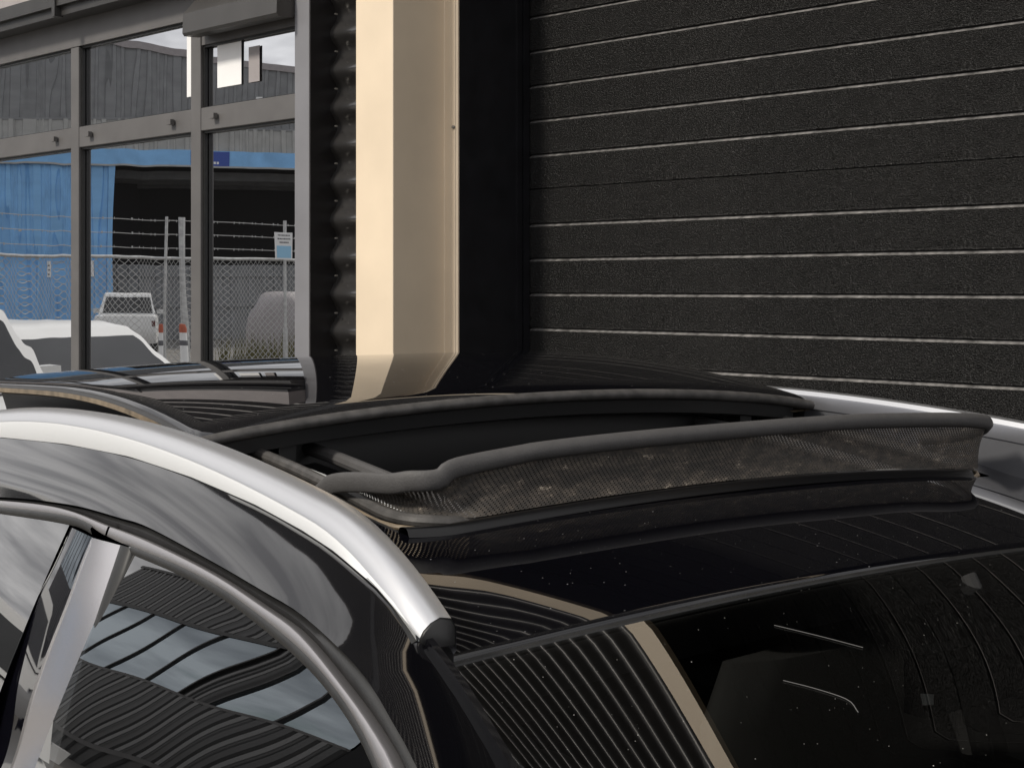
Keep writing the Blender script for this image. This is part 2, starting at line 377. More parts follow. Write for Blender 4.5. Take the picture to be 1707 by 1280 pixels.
# window band
FY = -0.38                                   # face of the frames
PY = -0.352                                  # glass
WT, TT, TB = ZE + 0.985, ZE + 0.656, ZE + 0.572   # underside of header, transom top and bottom
SILL = 0.35
mull = [-1.333 - 0.889 * i for i in range(11)]
wf = bpy.data.objects.new('window_band', None); COL.objects.link(wf); wf.parent = wh
for x in mull:
    b = MB(); b.box(x - .032, x + .032, FY, -0.25, SILL, WT - .001); o = b.build('mullion', M['frame'], wf, smooth=False)
    bv = o.modifiers.new('edge', 'BEVEL'); bv.width = 0.002; bv.segments = 1
b = MB(); b.box(mull[-1], -0.712, FY - .002, -0.25, WT, ZE + 1.13); b.build('window_header', M['frame'], wf, smooth=False)
b = MB(); b.box(mull[-1], -0.712, FY - .002, -0.25, SILL - .08, SILL); b.build('window_sill', M['frame'], wf, smooth=False)
b = MB(); b.box(-0.712, -0.633, -0.395, -0.388, 0, 3.27); o = b.build('end_post', M['frame_light'], wf, smooth=False)
bv = o.modifiers.new('edge', 'BEVEL'); bv.width = 0.002; bv.segments = 2
b = MB(); b.box(-0.711, -0.634, -0.388, -0.25, 0, 3.268); b.build('post_return', M['jamb'], wf, smooth=False)
edges = [-0.712] + mull
def pane(x0, x1, z0, z1, seed, amp):
    b = MB(); rows = []; N = 44
    for i in range(N + 1):
        row = []
        for j in range(N + 1):
            u, w = j / N, i / N; x = x0 + (x1 - x0) * u; zz = z0 + (z1 - z0) * w
            e_ = amp * (1.0 * noise.noise(Vector((x * 3.2 + seed * 7.7, zz * 1.1, seed))) + .55 * noise.noise(Vector((x * 8, zz * 1.6 + seed * 3.1, seed + 5))))
            row.append((x, PY + 0.00042 * e_ + 0.0010 * ((2 * u - 1) ** 2 + (2 * w - 1) ** 2) * .35, zz))
        rows.append(row)
    b.grid(rows); o = b.build('pane', M['pane'], wf, angle=180); return o
for i in range(len(edges) - 1):
    xr = edges[i] - (0 if i == 0 else .032); xl = edges[i + 1] + .032
    amp = [0.45, 0.8, 1.2, 2.2, 2.6, 2, 2, 2, 2, 2, 2][i]
    b = MB(); b.box(xl, xr, FY + .002, -0.26, TB, TT); o = b.build('transom', M['frame'], wf, smooth=False)
    bv = o.modifiers.new('edge', 'BEVEL'); bv.width = 0.0025; bv.segments = 1
    zt = WT - (0.10 if i == 0 else 0)
    pane(xl, xr, SILL, TB, i * 2 + 1, amp); pane(xl, xr, TT, zt, i * 2 + 2, amp * .8)
    # black gasket round the upper and lower glass
    b = MB()
    for z0, z1 in ((SILL, TB), (TT, zt)):
        b.box(xl, xl + .008, FY + .012, PY - .002, z0, z1); b.box(xr - .008, xr, FY + .014, PY - .002, z0, z1)
        b.box(xl + .008, xr - .008, FY + .012, PY - .002, z1 - .008, z1); b.box(xl + .008, xr - .008, FY + .016, PY - .002, z0, z0 + .005)
    b.build('gasket', M['rubber'], wf, smooth=False)
    # little latches on the transom
    for lx in ((xl + .10,) if i == 0 else (xl + .10, xr - .12)):
        b = MB(); b.box(lx - .014, lx + .014, FY - .020, FY - .003, TT - .047, TT - .028); b.box(lx - .008, lx + .010, FY - .003, FY + .004, TT - .044, TT - .031)
        b.build('latch', M['frame'], wf, smooth=False)
# blind box over the right pane
b = MB(); x0, x1 = edges[1] + .05, -0.714
pr = [(FY - .005, ZE + 1.075), (FY - .085, ZE + .985), (FY - .088, ZE + .915), (FY - .080, ZE + .905), (FY - .02, ZE + .908), (FY - .004, ZE + .93)]
b.grid([[(x, y, z) for y, z in pr] for x in (x0, x1)]); n = len(pr)
b.f.append(tuple(range(n))); b.f.append(tuple(range(n, 2 * n))[::-1]); b.build('blind_box', M['blind'], wf, smooth=False)
b = MB(); b.box(edges[1] + .034, -0.714, FY + .004, PY - .001, WT - .10, WT - .045); b.build('blind_rail', M['frame'], wf, smooth=False)
b = MB(); b.box(edges[1] + .034, -0.714, FY + .015, PY - .001, WT - .045, WT); b.build('blind_slot', M['rubber'], wf, smooth=False)
# eave gutter and pale fascia above it
b = MB(); b.box(mull[-1], -0.714, FY - .11, -0.25, ZE + 1.131, ZE + 1.185); b.box(mull[-1], -0.714, FY - .09, FY - .004, ZE + 1.095, ZE + 1.131)
for x in (-2.18, -4.0, -5.8): b.box(x - .012, x + .012, FY - .118, FY - .08, ZE + 1.09, ZE + 1.20)
b.build('gutter', M['eave'], wh, smooth=False)
b = MB(); b.box(mull[-1], -0.714, FY - .108, -0.25, ZE + 1.186, ZE + 1.44); b.build('fascia', M['fascia'], wh, smooth=False)

# paper sheets on the upper glass
for x0, x1, z0, z1, lab in ((-1.425, -1.367, 2.50, 2.776, 'narrow white paper strip on the upper glass of the middle window, by its right mullion'),
                            (-1.225, -1.075, 2.515, 2.67, 'wide white paper sheet on the upper glass of the right window'),
                            (-1.03, -0.965, 2.515, 2.64, 'small faint grey paper sheet on the upper glass of the right window')):
    b = MB(); b.box(x0, x1, PY - .006, PY - .004, z0, z1)
    o = b.build('paper_sheet', M['fascia' if 'faint' in lab else 'paper'], None, smooth=False); o.matrix_world = WM
    tag(o, lab, 'paper sheet', 'paper sheets on the upper glass')

# ------------------------------------------------------------------ the yard opposite, mirrored in the panes and the paintwork
def frame_obj(o, p0, p1):
    """put an object built along +x (depth -y in front) on the line p0-p1 in warehouse axes"""
    a = math.atan2(p1[1] - p0[1], p1[0] - p0[0]); o.matrix_world = WM @ Matrix.Translation(Vector((p0[0], p0[1], 0))) @ Matrix.Rotation(a, 4, 'Z')
def ribbed(x0, x1, z0, z1, y, pitch, depth, top=None):
    """sheet with trapezoid ribs standing upright, facing +y; z1 may slope to top"""
    pts = []; x = x0
    while x < x1:
        for dx, d in ((0, 0), (.55, 0), (.62, 1), (.93, 1)):
            xx = x + dx * pitch
            if xx <= x1: pts.append((xx, y + d * depth))
        x += pitch
    pts.append((x1, y)); top = z1 if top is None else top
    h = lambda xx: z1 + (top - z1) * (xx - x0) / (x1 - x0)
    b = MB(); b.grid([[(x, yy, z0) for x, yy in pts], [(x, yy, h(x)) for x, yy in pts]]); return b
# line of the blue warehouse front: P(0) at the far corner of the opening; +x runs left to right as seen in the panes reversed
BL0, BL1 = (-43.9, -17.6), (-32.0, -38.8)
Lb = math.dist(BL0, BL1)
bw = thing('blue_warehouse', 'grey and blue warehouse with a wide dark doorway under a blue lintel across the yard', 'building'); frame_obj(bw, BL0, BL1)
# along the line: blue corner at s = 5.9
def sb(x, y): return ((x - BL0[0]) * (BL1[0] - BL0[0]) + (y - BL0[1]) * (BL1[1] - BL0[1])) / Lb
s_c, s_r = sb(-40.73, -22.61), sb(-37.87, -27.92)
slope = (9.12 - 10.13) / (s_r - s_c + .6)
zt = lambda s: 10.1 + slope * (s - s_c)
ribbed(0, Lb, 7.35, zt(0), 0, .42, .05, zt(Lb)).build('upper_cladding', M['grey_clad'], bw, smooth=False)
ribbed(0, Lb, 6.50, 7.30, .06, .36, .05).build('lower_cladding', M['grey_clad_light'], bw, smooth=False)
b = MB(); b.box(0, Lb, .03, .09, 7.27, 7.36); b.build('flashing', M['grey_clad'], bw, smooth=False)
b = MB(); n = 1
b.add([(0, .1, zt(0)), (Lb, .1, zt(Lb)), (Lb, .1, zt(Lb) + .28), (0, .1, zt(0) + .28), (0, -.4, zt(0)), (Lb, -.4, zt(Lb)), (Lb, -.4, zt(Lb) + .28), (0, -.4, zt(0) + .28)],
      [(0, 1, 2, 3), (4, 7, 6, 5), (3, 2, 6, 7), (0, 4, 5, 1), (0, 3, 7, 4), (1, 5, 6, 2)]); b.build('barge_flashing', M['fascia'], bw, smooth=False)
ribbed(0, s_c - .25, 0, 5.96, .02, .34, .05).build('blue_wall', M['blue'], bw, smooth=False)
b = MB(); b.box(s_c - .25, s_c, -.3, .12, 0, 6.02); b.build('door_post', M['blue'], bw, smooth=False)
b = MB(); b.box(0, Lb, -.3, .14, 5.97, 6.50); b.build('lintel', M['blue'], bw, smooth=False)
b = MB(); b.box(0, Lb, .10, .18, 5.92, 5.98); b.build('lintel_edge', M['grey_clad_light'], bw, smooth=False)
b = MB(); b.box(s_c + 2.75, s_c + 3.65, .145, .16, 5.98, 6.48); sp = b.build('sign_panel', M['blue_dark'], bw, smooth=False)
for k, w_ in enumerate((.08, .07, .05, .08, .07, .09)):
    b = MB(); b.box(s_c + 2.8 + k * .11, s_c + 2.8 + k * .11 + w_, .161, .165, 6.05, 6.13); b.build('letter', M['white'], sp, smooth=False)
b = MB(); b.box(s_c, Lb, -9, -8.8, 0, 7.0); b.box(0, Lb, -9, -.35, 6.9, 7.0); b.box(s_c - .3, s_c - .2, -9, -.3, 0, 6.9); b.box(Lb - .1, Lb, -9, -.3, 0, 6.9); b.build('inside', M['dark_inside'], bw, smooth=False)
b = MB()
for k in range(3): b.box(s_c, Lb, -2.4 - k * 2.3, -2.2 - k * 2.3, 5.65, 5.95)
b.build('rafter', M['grey_clad'], bw, smooth=False)
b = ribbed(s_c, Lb, 0, 2.6, -.9, .30, .05); b.box(s_c, Lb, -.86, -.82, 1.15, 1.25); b.box(s_c, Lb, -.86, -.82, 2.2, 2.28); b.build('inner_partition', M['grey_clad'], bw, smooth=False)
b = MB(); b.box(s_c + .25 + 4.6, s_c + .25 + 4.9, .15, .4, 7.9, 8.05); b.build('floodlight', M['white'], bw, smooth=False)
for zz in (6.9, 7.15): pass
for x_ in (s_c - 2.0, s_c - 1.05):
    b = MB(); b.box(x_, x_ + .42, .085, .1, 2.15, 2.7); nb = b.build('notice', M['paper'], bw, smooth=False)
    for q in range(3):
        b = MB(); b.box(x_ + .06, x_ + .3, .101, .104, 2.22 + q * .15, 2.27 + q * .15); b.build('notice_print', M['print'], nb, smooth=False)
b = MB(); b.box(.05, Lb, -26, -.36, 7.02, 8.9); b.box(.05, Lb, -26, -9.2, 0, 7.02); b.build('rear_body', M['grey_clad'], bw, smooth=False)

# chain link fence at right angles to the warehouse
FX = -25.3
fe = thing('chain_link_fence', 'galvanised chain link fence with three strands of barbed wire, mirrored in the window panes', 'fence'); fe.matrix_world = WM @ Matrix.Translation(Vector((FX, 0, 0)))
FY0, FY1 = -10.75, -27.0
for y, dz in ((-10.8, 0), (-15.17, 0), (-15.67, 0), (-21.5, 0), (-26.9, 0)):
    b = MB(); b.tube([(0, y, 0), (0, y, 2.5), (0, y, 3.40)], .042, 8); b.build('post', M['galv'], fe)
b = MB(); b.tube([(0, FY0, 2.46), (0, -15, 2.47), (0, FY1, 2.46)], .036, 8); b.build('top_rail', M['galv'], fe)
for z in (2.69, 3.00, 3.31):
    b = MB(); b.tube([(-.01, FY0 + (FY1 - FY0) * k / 14, z + .015 * math.sin(k * 1.7)) for k in range(15)], .008, 5)
    for k in range(70):
        y = FY0 + (FY1 - FY0) * (k + .5 + .3 * math.sin(k * 2.3)) / 70; b.box(-.016, .0, y - .008, y + .008, z - .026, z + .026)
    b.build('barbed_wire', M['wire'], fe, smooth=False)
b = MB(); p = .15; n = int((FY0 - FY1) / p) + 30
def strand(b, y0, z0, y1, z1, x, r=.0062):
    if y0 < y1: y0, z0, y1, z1 = y1, z1, y0, z0
    d = Vector((0, y1 - y0, z1 - z0)).normalized(); q = Vector((0, -d.z, d.y)) * r; e = Vector((r, 0, 0))
    A, B_ = Vector((x, y0, z0)), Vector((x, y1, z1))
    b.add([A + q, A + e, A - q, B_ + q, B_ + e, B_ - q], [(0, 1, 4, 3), (1, 2, 5, 4)])
H = 2.44
for i in range(-30, n):
    for s_ in (1, -1):
        ya = FY0 - i * p; yb = ya - H * .95 if s_ == 1 else ya
        yt = ya if s_ == 1 else ya - H * .95
        # from (yb at z=0) to (yt at z=H), clipped to the fence length
        lo, hi = min(FY0, FY0), FY1
        y0, z0, y1, z1 = yb, 0.03, yt, H
        if max(y0, y1) < FY1 or min(y0, y1) > FY0: continue
        if y0 > FY0: z0 = z0 + (z1 - z0) * (FY0 - y0) / (y1 - y0); y0 = FY0
        if y1 > FY0: z1 = z0 + (z1 - z0) * (FY0 - y0) / (y1 - y0); y1 = FY0
        if y0 < FY1: z0 = z0 + (z1 - z0) * (FY1 - y0) / (y1 - y0); y0 = FY1
        if y1 < FY1: z1 = z0 + (z1 - z0) * (FY1 - y0) / (y1 - y0); y1 = FY1
        strand(b, y0, z0, y1, z1, .026 + .002 * s_)
stuff(b.build('chain_link', M['wire'], fe, smooth=False))

pp = thing('steel_pole', 'thin galvanised pole in a thicker ground sleeve beside the chain link fence', 'pole'); pp.matrix_world = WM @ Matrix.Translation(Vector((FX + .10, -18.37, 0)))
b = MB(); b.tube([(0, 0, 0), (0, 0, 3.41)], .05, 10); b.build('shaft', M['galv'], pp)
b = MB(); b.tube([(0, 0, 0), (0, 0, .85)], .078, 10); b.build('sleeve', M['galv'], pp)
sg = thing('fence_sign', 'small white notice with a pale blue lower half fixed on the pole by the fence', 'sign'); sg.matrix_world = WM @ Matrix.Translation(Vector((FX + .18, -18.27, 2.47)))
b = MB(); b.box(0, .008, -.30, .28, 0, .65); b.build('sign_board', M['white'], sg, smooth=False)
b = MB(); b.box(.009, .012, -.26, .24, .04, .33); b.build('print_block', M['lb'], sg, smooth=False)
b = MB()
for z, y0, y1 in ((.565, -.21, .20), (.48, -.23, .21), (.395, -.17, .16)):
    y = y0
    while y < y1: w_ = random.uniform(.022, .055); b.box(.009, .012, y, min(y1, y + w_), z, z + .034); y += w_ + .015
stuff(b.build('print_lines', M['print'], sg, smooth=False))

# bollards with orange tops
for k, (x, y) in enumerate(((-24.06, -14.29), (-24.08, -14.85))):
    if k == 0:
        bo = thing('traffic_bollard', 'white traffic bollard with an orange top, nearest the paired fence posts', 'bollard', group='bollards by the fence')
        b = MB(); b.lathe([(.16, 0), (.16, .05), (.055, .07), (.045, .84), (0, .84)], 0, 0, 0); b.build('body', M['white'], bo)
        b = MB(); b.lathe([(.047, .84), (.05, .93), (.04, 1.02), (0, 1.03)], 0, 0, 0); b.build('cap', M['orange'], bo)
        b = MB(); b.lathe([(.049, .56), (.052, .57), (.052, .66), (.049, .67)], 0, 0, 0); b.build('band', M['print'], bo)
        b0 = bo
    else:
        bo = dup_tree(b0); bo['label'] = 'white traffic bollard with an orange top, further along the fence'
    bo.matrix_world = WM @ Matrix.Translation(Vector((x, y, 0)))

# white cars in the yard
def yard_car(label, cat, loc, heading, prof, wid, roof_z, belt_z, cabin, wheelx, group='white vehicles in the yard'):
    """prof: lower body outline (x, z); cabin: (rear belt x, rear roof x, front roof x, front belt x)"""
    t = thing('white_car', label, cat, group=group); t.matrix_world = WM @ Matrix.Translation(Vector((loc[0], loc[1], 0))) @ Matrix.Rotation(heading, 4, 'Z')
    n = len(prof); rows = []
    for y, k in ((-1, .90), (-.96, .985), (-.8, 1), (.8, 1), (.96, .985), (1, .90)):
        cx = sum(p[0] for p in prof) / n; cz = .62
        rows.append([(cx + (x - cx) * (k if abs(y) > .9 else 1), y * wid / 2, cz + (z - cz) * k) for x, z in prof])
    b = MB(); b.grid(rows, closed=True); b.f.append(tuple(range(n))); b.f.append(tuple(range(len(b.v) - n, len(b.v)))[::-1])
    b.build('body', M['white'], t, angle=40)
    rb, rr, fr, fb = cabin; hw, hr = wid / 2 - .03, wid / 2 - .20
    def pt(x, z, s):
        f = (z - belt_z) / (roof_z - belt_z); return (x, s * (hw + (hr - hw) * f), z)
    out = [(rb, belt_z), (rr, roof_z - .05), (rr + .25, roof_z), (fr - .35, roof_z), (fr, roof_z - .05), (fb, belt_z)]
    b = MB(); b.grid([[pt(x, z, s) for x, z in out] for s in (-1, 1)]); m = len(out)
    b.f.append(tuple(range(m))); b.f.append(tuple(range(m, 2 * m))[::-1]); b.build('cabin', M['white'], t, angle=50)
    # windows: two per side, windscreen, rear
    def lerp(a, c, f): return a + (c - a) * f
    zb, zt_ = belt_z + .03, roof_z - .11
    xa = lambda z: lerp(rb, rr, (z - belt_z) / (roof_z - .05 - belt_z)); xb = lambda z: lerp(fb, fr, (z - belt_z) / (roof_z - .05 - belt_z))
    mid = (rr + fr) / 2 - .1
    for s in (-1, 1):
        for lo, hi in ((lambda z: xa(z) + .10, lambda z: mid - .04), (lambda z: mid + .04, lambda z: xb(z) - .10)):
            b = MB(); q = []
            for x, z in ((lo(zb), zb), (hi(zb), zb), (hi(zt_), zt_), (lo(zt_), zt_)):
                a = pt(x, z, s); q.append((a[0], a[1] + s * .006, a[2]))
            q2 = [(a[0], a[1] - s * .03, a[2]) for a in q]
            b.add(q + q2, [(0, 1, 2, 3), (0, 4, 5, 1), (1, 5, 6, 2), (2, 6, 7, 3), (3, 7, 4, 0)]); b.build('side_window', M['window_dark'], t, smooth=False)
    for (x0, x1, nm, sg_) in ((fb, fr, 'windscreen', 1), (rb, rr, 'rear_window', -1)):
        zl, zh = belt_z + .05, roof_z - .12
        f = lambda z: lerp(x0, x1, (z - belt_z) / (roof_z - .05 - belt_z)) + sg_ * .008
        b = MB(); w0, w1 = hw - .10, hr - .03
        q = [(f(zl), -w0, zl), (f(zl), w0, zl), (f(zh), w1, zh), (f(zh), -w1, zh)]; q2 = [(x - sg_ * .03, y, z) for x, y, z in q]
        b.add(q + q2, [(0, 1, 2, 3), (0, 4, 5, 1), (1, 5, 6, 2), (2, 6, 7, 3), (3, 7, 4, 0)]); b.build(nm, M['window_dark'], t, smooth=False)
    for x in wheelx:
        for s in (-1, 1):
            b = MB(); y = s * (wid / 2 - .11); b.lathe([(.0, -.11), (.24, -.11), (.315, -.09), (.325, 0), (.315, .09), (.24, .11), (0, .11)], x, y, .325, 'y', 24); wt = b.build('wheel', M['tyre'], t)
            b = MB(); b.lathe([(0, s * .118), (.06, s * .125), (.21, s * .116), (.225, s * .10)], x, y, .325, 'y', 20); b.build('rim', M['alloy'], wt)
    fx = max(p[0] for p in prof); rx = min(p[0] for p in prof)
    for s in (-1, 1):
        b = MB(); b.box(fx - .25, fx - .02, s * (wid / 2 - .42), s * (wid / 2 - .08), .66, .78); b.build('headlight', M['window_dark'], t, smooth=False)
        b = MB(); b.box(rx + .02, rx + .2, s * (wid / 2 - .17), s * (wid / 2 - .05), .78, .93); b.build('tail_light', M['tail'], t, smooth=False)
        b = MB(); b.box(fb - .5, fb - .34, s * (wid / 2 - .02), s * (wid / 2 + .17), belt_z + .02, belt_z + .15); b.build('mirror', M['white'], t, smooth=False)
    return t
hatch = [(-2.0, .35), (-2.08, .6), (-2.0, .95), (-1.2, .99), (.9, .99), (1.75, .86), (2.02, .68), (2.06, .42), (1.95, .22), (-1.9, .22)]
yard_car('white hatchback with a falling windscreen parked before the blue wall', 'car', (-8.5, -3.3), R(-10), hatch, 1.74, 1.50, .96, (-1.95, -1.55, .45, 1.25), (-1.28, 1.25))
suv = [(-2.1, .4), (-2.18, .8), (-2.1, 1.08), (-1.2, 1.12), (.9, 1.12), (1.9, .98), (2.15, .75), (2.18, .45), (2.0, .28), (-2.0, .28)]
yard_car('tall white four-wheel drive wagon standing nearest the end of the warehouse windows', 'car', (-7.0, -1.36), R(0), suv, 1.74, 1.80, 1.10, (-2.05, -1.85, .35, 1.15), (-1.35, 1.35))
ute = [(-2.4, .5), (-2.45, .7), (-2.4, 1.05), (-1.2, 1.06), (.9, 1.06), (2.1, .98), (2.3, .8), (2.32, .5), (2.2, .32), (-2.3, .32)]
yard_car('white ute behind the chain link fence, its rear window dark', 'ute', (-33.0, -18.7), R(212), ute, 1.80, 1.66, 1.05, (-.6, -.5, .75, 1.4), (-1.5, 1.55))
# pale cover and dry grass beyond the fence
b = MB(); rows = []
for i in range(9):
    f = i / 8; ring = []
    for k in range(16):
        a = 2 * math.pi * k / 16; r_ = 1.05 * math.cos(f * 1.25) * (1 + .06 * math.sin(3 * a + i)); ring.append((r_ * math.cos(a), r_ * math.sin(a), .55 + 1.15 * math.sin(f * math.pi / 2)))
    rows.append(ring)
b.grid([[(x * 1.0, y * 1.0, 0.05) for x, y, z in rows[0]]] + rows, closed=True); b.f.append(tuple(range(len(b.v) - 16, len(b.v))))
o = b.build('covered_heap', M['fascia'], None, angle=60); o.matrix_world = WM @ Matrix.Translation(Vector((-28.6, -20.9, 0)))
tag(o, 'rounded pale covered heap behind the fence near the sign pole', 'heap')
b = MB()
for k in range(420):
    x, y = random.uniform(-27.5, -26.0), random.uniform(-22.5, -17.5); h = random.uniform(.4, .8); a = random.uniform(0, 6.28); w_ = .02
    b.add([(x - w_ * math.cos(a), y - w_ * math.sin(a), 0), (x + w_ * math.cos(a), y + w_ * math.sin(a), 0), (x + random.uniform(-.15, .15), y + random.uniform(-.15, .15), h)], [(0, 1, 2)])
o = b.build('dry_grass', M['grass'], None, smooth=False, recalc=False); o.matrix_world = WM; stuff(o); tag(o, 'dry yellow grass along the far side of the fence', 'grass')

# black ribbed shed with a strip window, mirrored in the car's side glass
SC = Vector((-58.0, -22.0, 0)); SA = 0.0
sh = thing('black_shed', 'long black ribbed shed with one band of tall sky-reflecting windows, off behind the car', 'building', SC, SA)
S0, S1 = -15, 15; Z0, Z1, Z2 = 4.4, 8.0, 10.8
ribbed(S0, S1, 0, Z0 - .12, 0, 1.3, .10).build('lower_cladding', M['blackshed'], sh, smooth=False)
ribbed(S0, S1, Z1 + .2, Z2, 0, 1.3, .10).build('upper_cladding', M['blackshed'], sh, smooth=False)
for z0, z1 in ((1.0, Z0 - .12), (Z1 + .2, Z2)):
    b = MB(); x = S0 + .3
    while x < S1: b.box(x, x + .30, .102, .15, z0, z1); x += 1.3
    stuff(b.build('rib_cap', M['ribcap'], sh, smooth=False))
b = MB(); b.box(S0, S1, .0, .12, Z0 - .12, Z0); b.build('window_sill', M['frame'], sh, smooth=False)
b = MB(); b.box(S0, S1, .0, .12, Z1, Z1 + .2); b.build('window_header', M['eave'], sh, smooth=False)
b = MB(); b.box(S0, S1, -.3, .16, Z2, Z2 + .14); b.build('parapet_cap', M['eave'], sh, smooth=False)
b = MB(); b.box(S0, S1, -12, -.02, 0, Z2); b.build('wall', M['jamb'], sh, smooth=False)
gp = {}
xs_ = [-15, -12.9, -9.2, -5.5, -1.5, 2.2, 5.6, 8.0, 11.1, 15]
for i, x in enumerate(xs_[:-1]):
    w_ = xs_[i + 1] - x
    if i == 6:
        ribbed(x + .06, x + w_ - .06, Z0, Z1, 0, 1.2, .10).build('blank_panel', M['blackshed'], sh, smooth=False)
        b = MB(); b.box(x + .7, x + .9, .10, .15, Z0, Z1); b.box(x + 1.5, x + 1.7, .10, .15, Z0, Z1); stuff(b.build('rib_cap', M['ribcap'], sh, smooth=False))
    else:
        b = MB(); b.box(x + .06, x + w_ - .06, .02, .03, Z0, Z1); b.build('window', M['skyglass'], sh, smooth=False)
    b = MB(); b.box(x - .06, x + .06, .0, .12, Z0, Z1); b.build('mullion', M['eave'], sh, smooth=False)
b = MB(); b.box(S0, S1, .0, .22, .80, .98); b.build('base_rail', M['frame'], sh, smooth=False)

# ------------------------------------------------------------------ the black car (axes: x forward, y towards the warehouse, z up)
car = thing('parked_car', 'black car with silver roof rails and an open sunroof with its mesh wind deflector raised', 'car', (0, 0, 0))
# measured edge lines of the near side, relative to the roof datum ZR
C1_PTS = [(-1.2442, -0.5883, -0.0837), (-1.0261, -0.5863, -0.0664), (-0.7006, -0.5868, -0.048), (-0.4318, -0.5903, -0.0397), (-0.2125, -0.5952, -0.042), (-0.0285, -0.6007, -0.0498), (0.0876, -0.6049, -0.0596), (0.1587, -0.6077, -0.0686), (0.2441, -0.6114, -0.0864), (0.2802, -0.613, -0.0986), (0.3052, -0.6142, -0.1082)]
M1_PTS = [(0.2922, -0.6067, -0.1117), (0.3287, -0.6093, -0.1238), (0.365, -0.6123, -0.1372), (0.3954, -0.6153, -0.1508), (0.4376, -0.6198, -0.1714), (0.4612, -0.6227, -0.1845)]
W1_PTS = [(0.271, -0.5598, -0.1214), (0.3098, -0.5635, -0.1381), (0.3426, -0.5667, -0.1529), (0.38, -0.5711, -0.1726), (0.4256, -0.5777, -0.2027)]
C2_PTS = [(-1.1111, -0.6207, -0.1649), (-0.7992, -0.6231, -0.1316), (-0.5918, -0.6259, -0.1131), (-0.4778, -0.6282, -0.1051), (-0.3407, -0.6326, -0.0991), (-0.2327, -0.6364, -0.0954), (-0.0237, -0.6486, -0.0995), (0.121, -0.6578, -0.1041), (0.2081, -0.6636, -0.1076), (0.3037, -0.6731, -0.119), (0.3633, -0.6806, -0.1301), (0.4193, -0.6904, -0.1475), (0.4721, -0.7003, -0.1661)]
C3_PTS = [(-1.1034, -0.6225, -0.1687), (-0.8836, -0.6243, -0.1451), (-0.6636, -0.6268, -0.1242), (-0.5223, -0.6302, -0.1151), (-0.382, -0.6359, -0.112), (-0.2163, -0.6425, -0.1079), (-0.0132, -0.653, -0.1087), (0.1322, -0.6629, -0.1151), (0.221, -0.6698, -0.1212), (0.3214, -0.6823, -0.1396), (0.3909, -0.6921, -0.1556), (0.4444, -0.7017, -0.1734)]
C4_PTS = [(-1.084, -0.6272, -0.1785), (-0.8656, -0.629, -0.155), (-0.5099, -0.6341, -0.1231), (-0.3591, -0.6415, -0.1227), (-0.2451, -0.6465, -0.1211), (-0.0966, -0.6526, -0.1178), (0.0231, -0.6588, -0.1185), (0.1157, -0.6654, -0.1232), (0.2207, -0.6742, -0.1319), (0.295, -0.682, -0.1422), (0.3637, -0.6917, -0.1579), (0.4221, -0.7029, -0.1794)]
E1_PTS = [(-0.5025, -0.6379, -0.1317), (-0.5136, -0.6559, -0.1788), (-0.5424, -0.6724, -0.2276), (-0.5469, -0.6809, -0.2526), (-0.5585, -0.6943, -0.2945), (-0.5738, -0.7067, -0.3368), (-0.6006, -0.7373, -0.4539)]
E2_PTS = [(-0.3913, -0.6431, -0.1307), (-0.3959, -0.6547, -0.1605), (-0.3977, -0.673, -0.2091), (-0.4106, -0.6934, -0.2693), (-0.4189, -0.7095, -0.3203), (-0.4246, -0.7339, -0.4062)]
E3_PTS = [(-0.2964, -0.6451, -0.124), (-0.293, -0.6554, -0.1492), (-0.2894, -0.6713, -0.1899), (-0.2867, -0.6893, -0.2393), (-0.2827, -0.7082, -0.2949), (-0.2781, -0.7303, -0.3666)]
E4_PTS = [(-0.2534, -0.6463, -0.1216), (-0.2493, -0.6595, -0.1539), (-0.2507, -0.6706, -0.183), (-0.2479, -0.6885, -0.2314), (-0.2402, -0.7084, -0.2888), (-0.2367, -0.7291, -0.3555)]
TUBE_PTS = [(0.0236, -0.4093, -0.0302), (0.0247, -0.398, -0.0232), (0.0256, -0.3895, -0.0199), (0.0292, -0.3513, -0.0157), (0.0336, -0.2983, -0.0083), (0.0391, -0.2156, -0.0022), (0.0432, -0.1181, -0.0013), (0.045, 0.0137, 0.0004), (0.0417, 0.1616, 0.0001), (0.0307, 0.3344, -0.0057), (0.0149, 0.4852, -0.0145), (0.0068, 0.5461, -0.0208)]
ARM_PTS = [(-0.1507, -0.455, -0.0517), (-0.0997, -0.455, -0.0421), (-0.0444, -0.455, -0.038), (0.0078, -0.455, -0.0304), (0.0452, -0.455, -0.0245), (0.0716, -0.455, -0.0247), (0.0985, -0.455, -0.0188)]
def up(pts): return [Vector((x, y, z + ZR)) for x, y, z in pts]
def S(x, y): return ZR - 0.0899 * (x + 0.79) ** 2 - 0.1324 * y * y
def side_y(z, x):
    u = ZR - 0.10 - z
    return -(0.645 + 0.50 * u - 0.25 * u * u + 0.05 * (x + 0.1))
def side_pt(x, z, off=0.0): return Vector((x, side_y(z, x) - off, z))
def glass_pt(x, z, off=0.0):
    u = max(0, ZR - .10 - z); xc = max(-.30, min(.55, x)); k = 0 if x < -.5 else 1
    dev = .1094 * xc * u - .0102 * xc * xc + .0846 * xc * u * u - .0022 * xc * xc * u + .019 * u * u + .0082 * u - .0298 * xc ** 3 - .0694 * u ** 3 + .0604 * xc * xc * u * u
    return Vector((x, side_y(z, x) + dev * k - off, z))
def both(mb, name, m, parent=None, **k):
    a = mb.build(name, m, parent or car, **k); return a, mb.mirror_y().build(name, m, parent or car, **k)

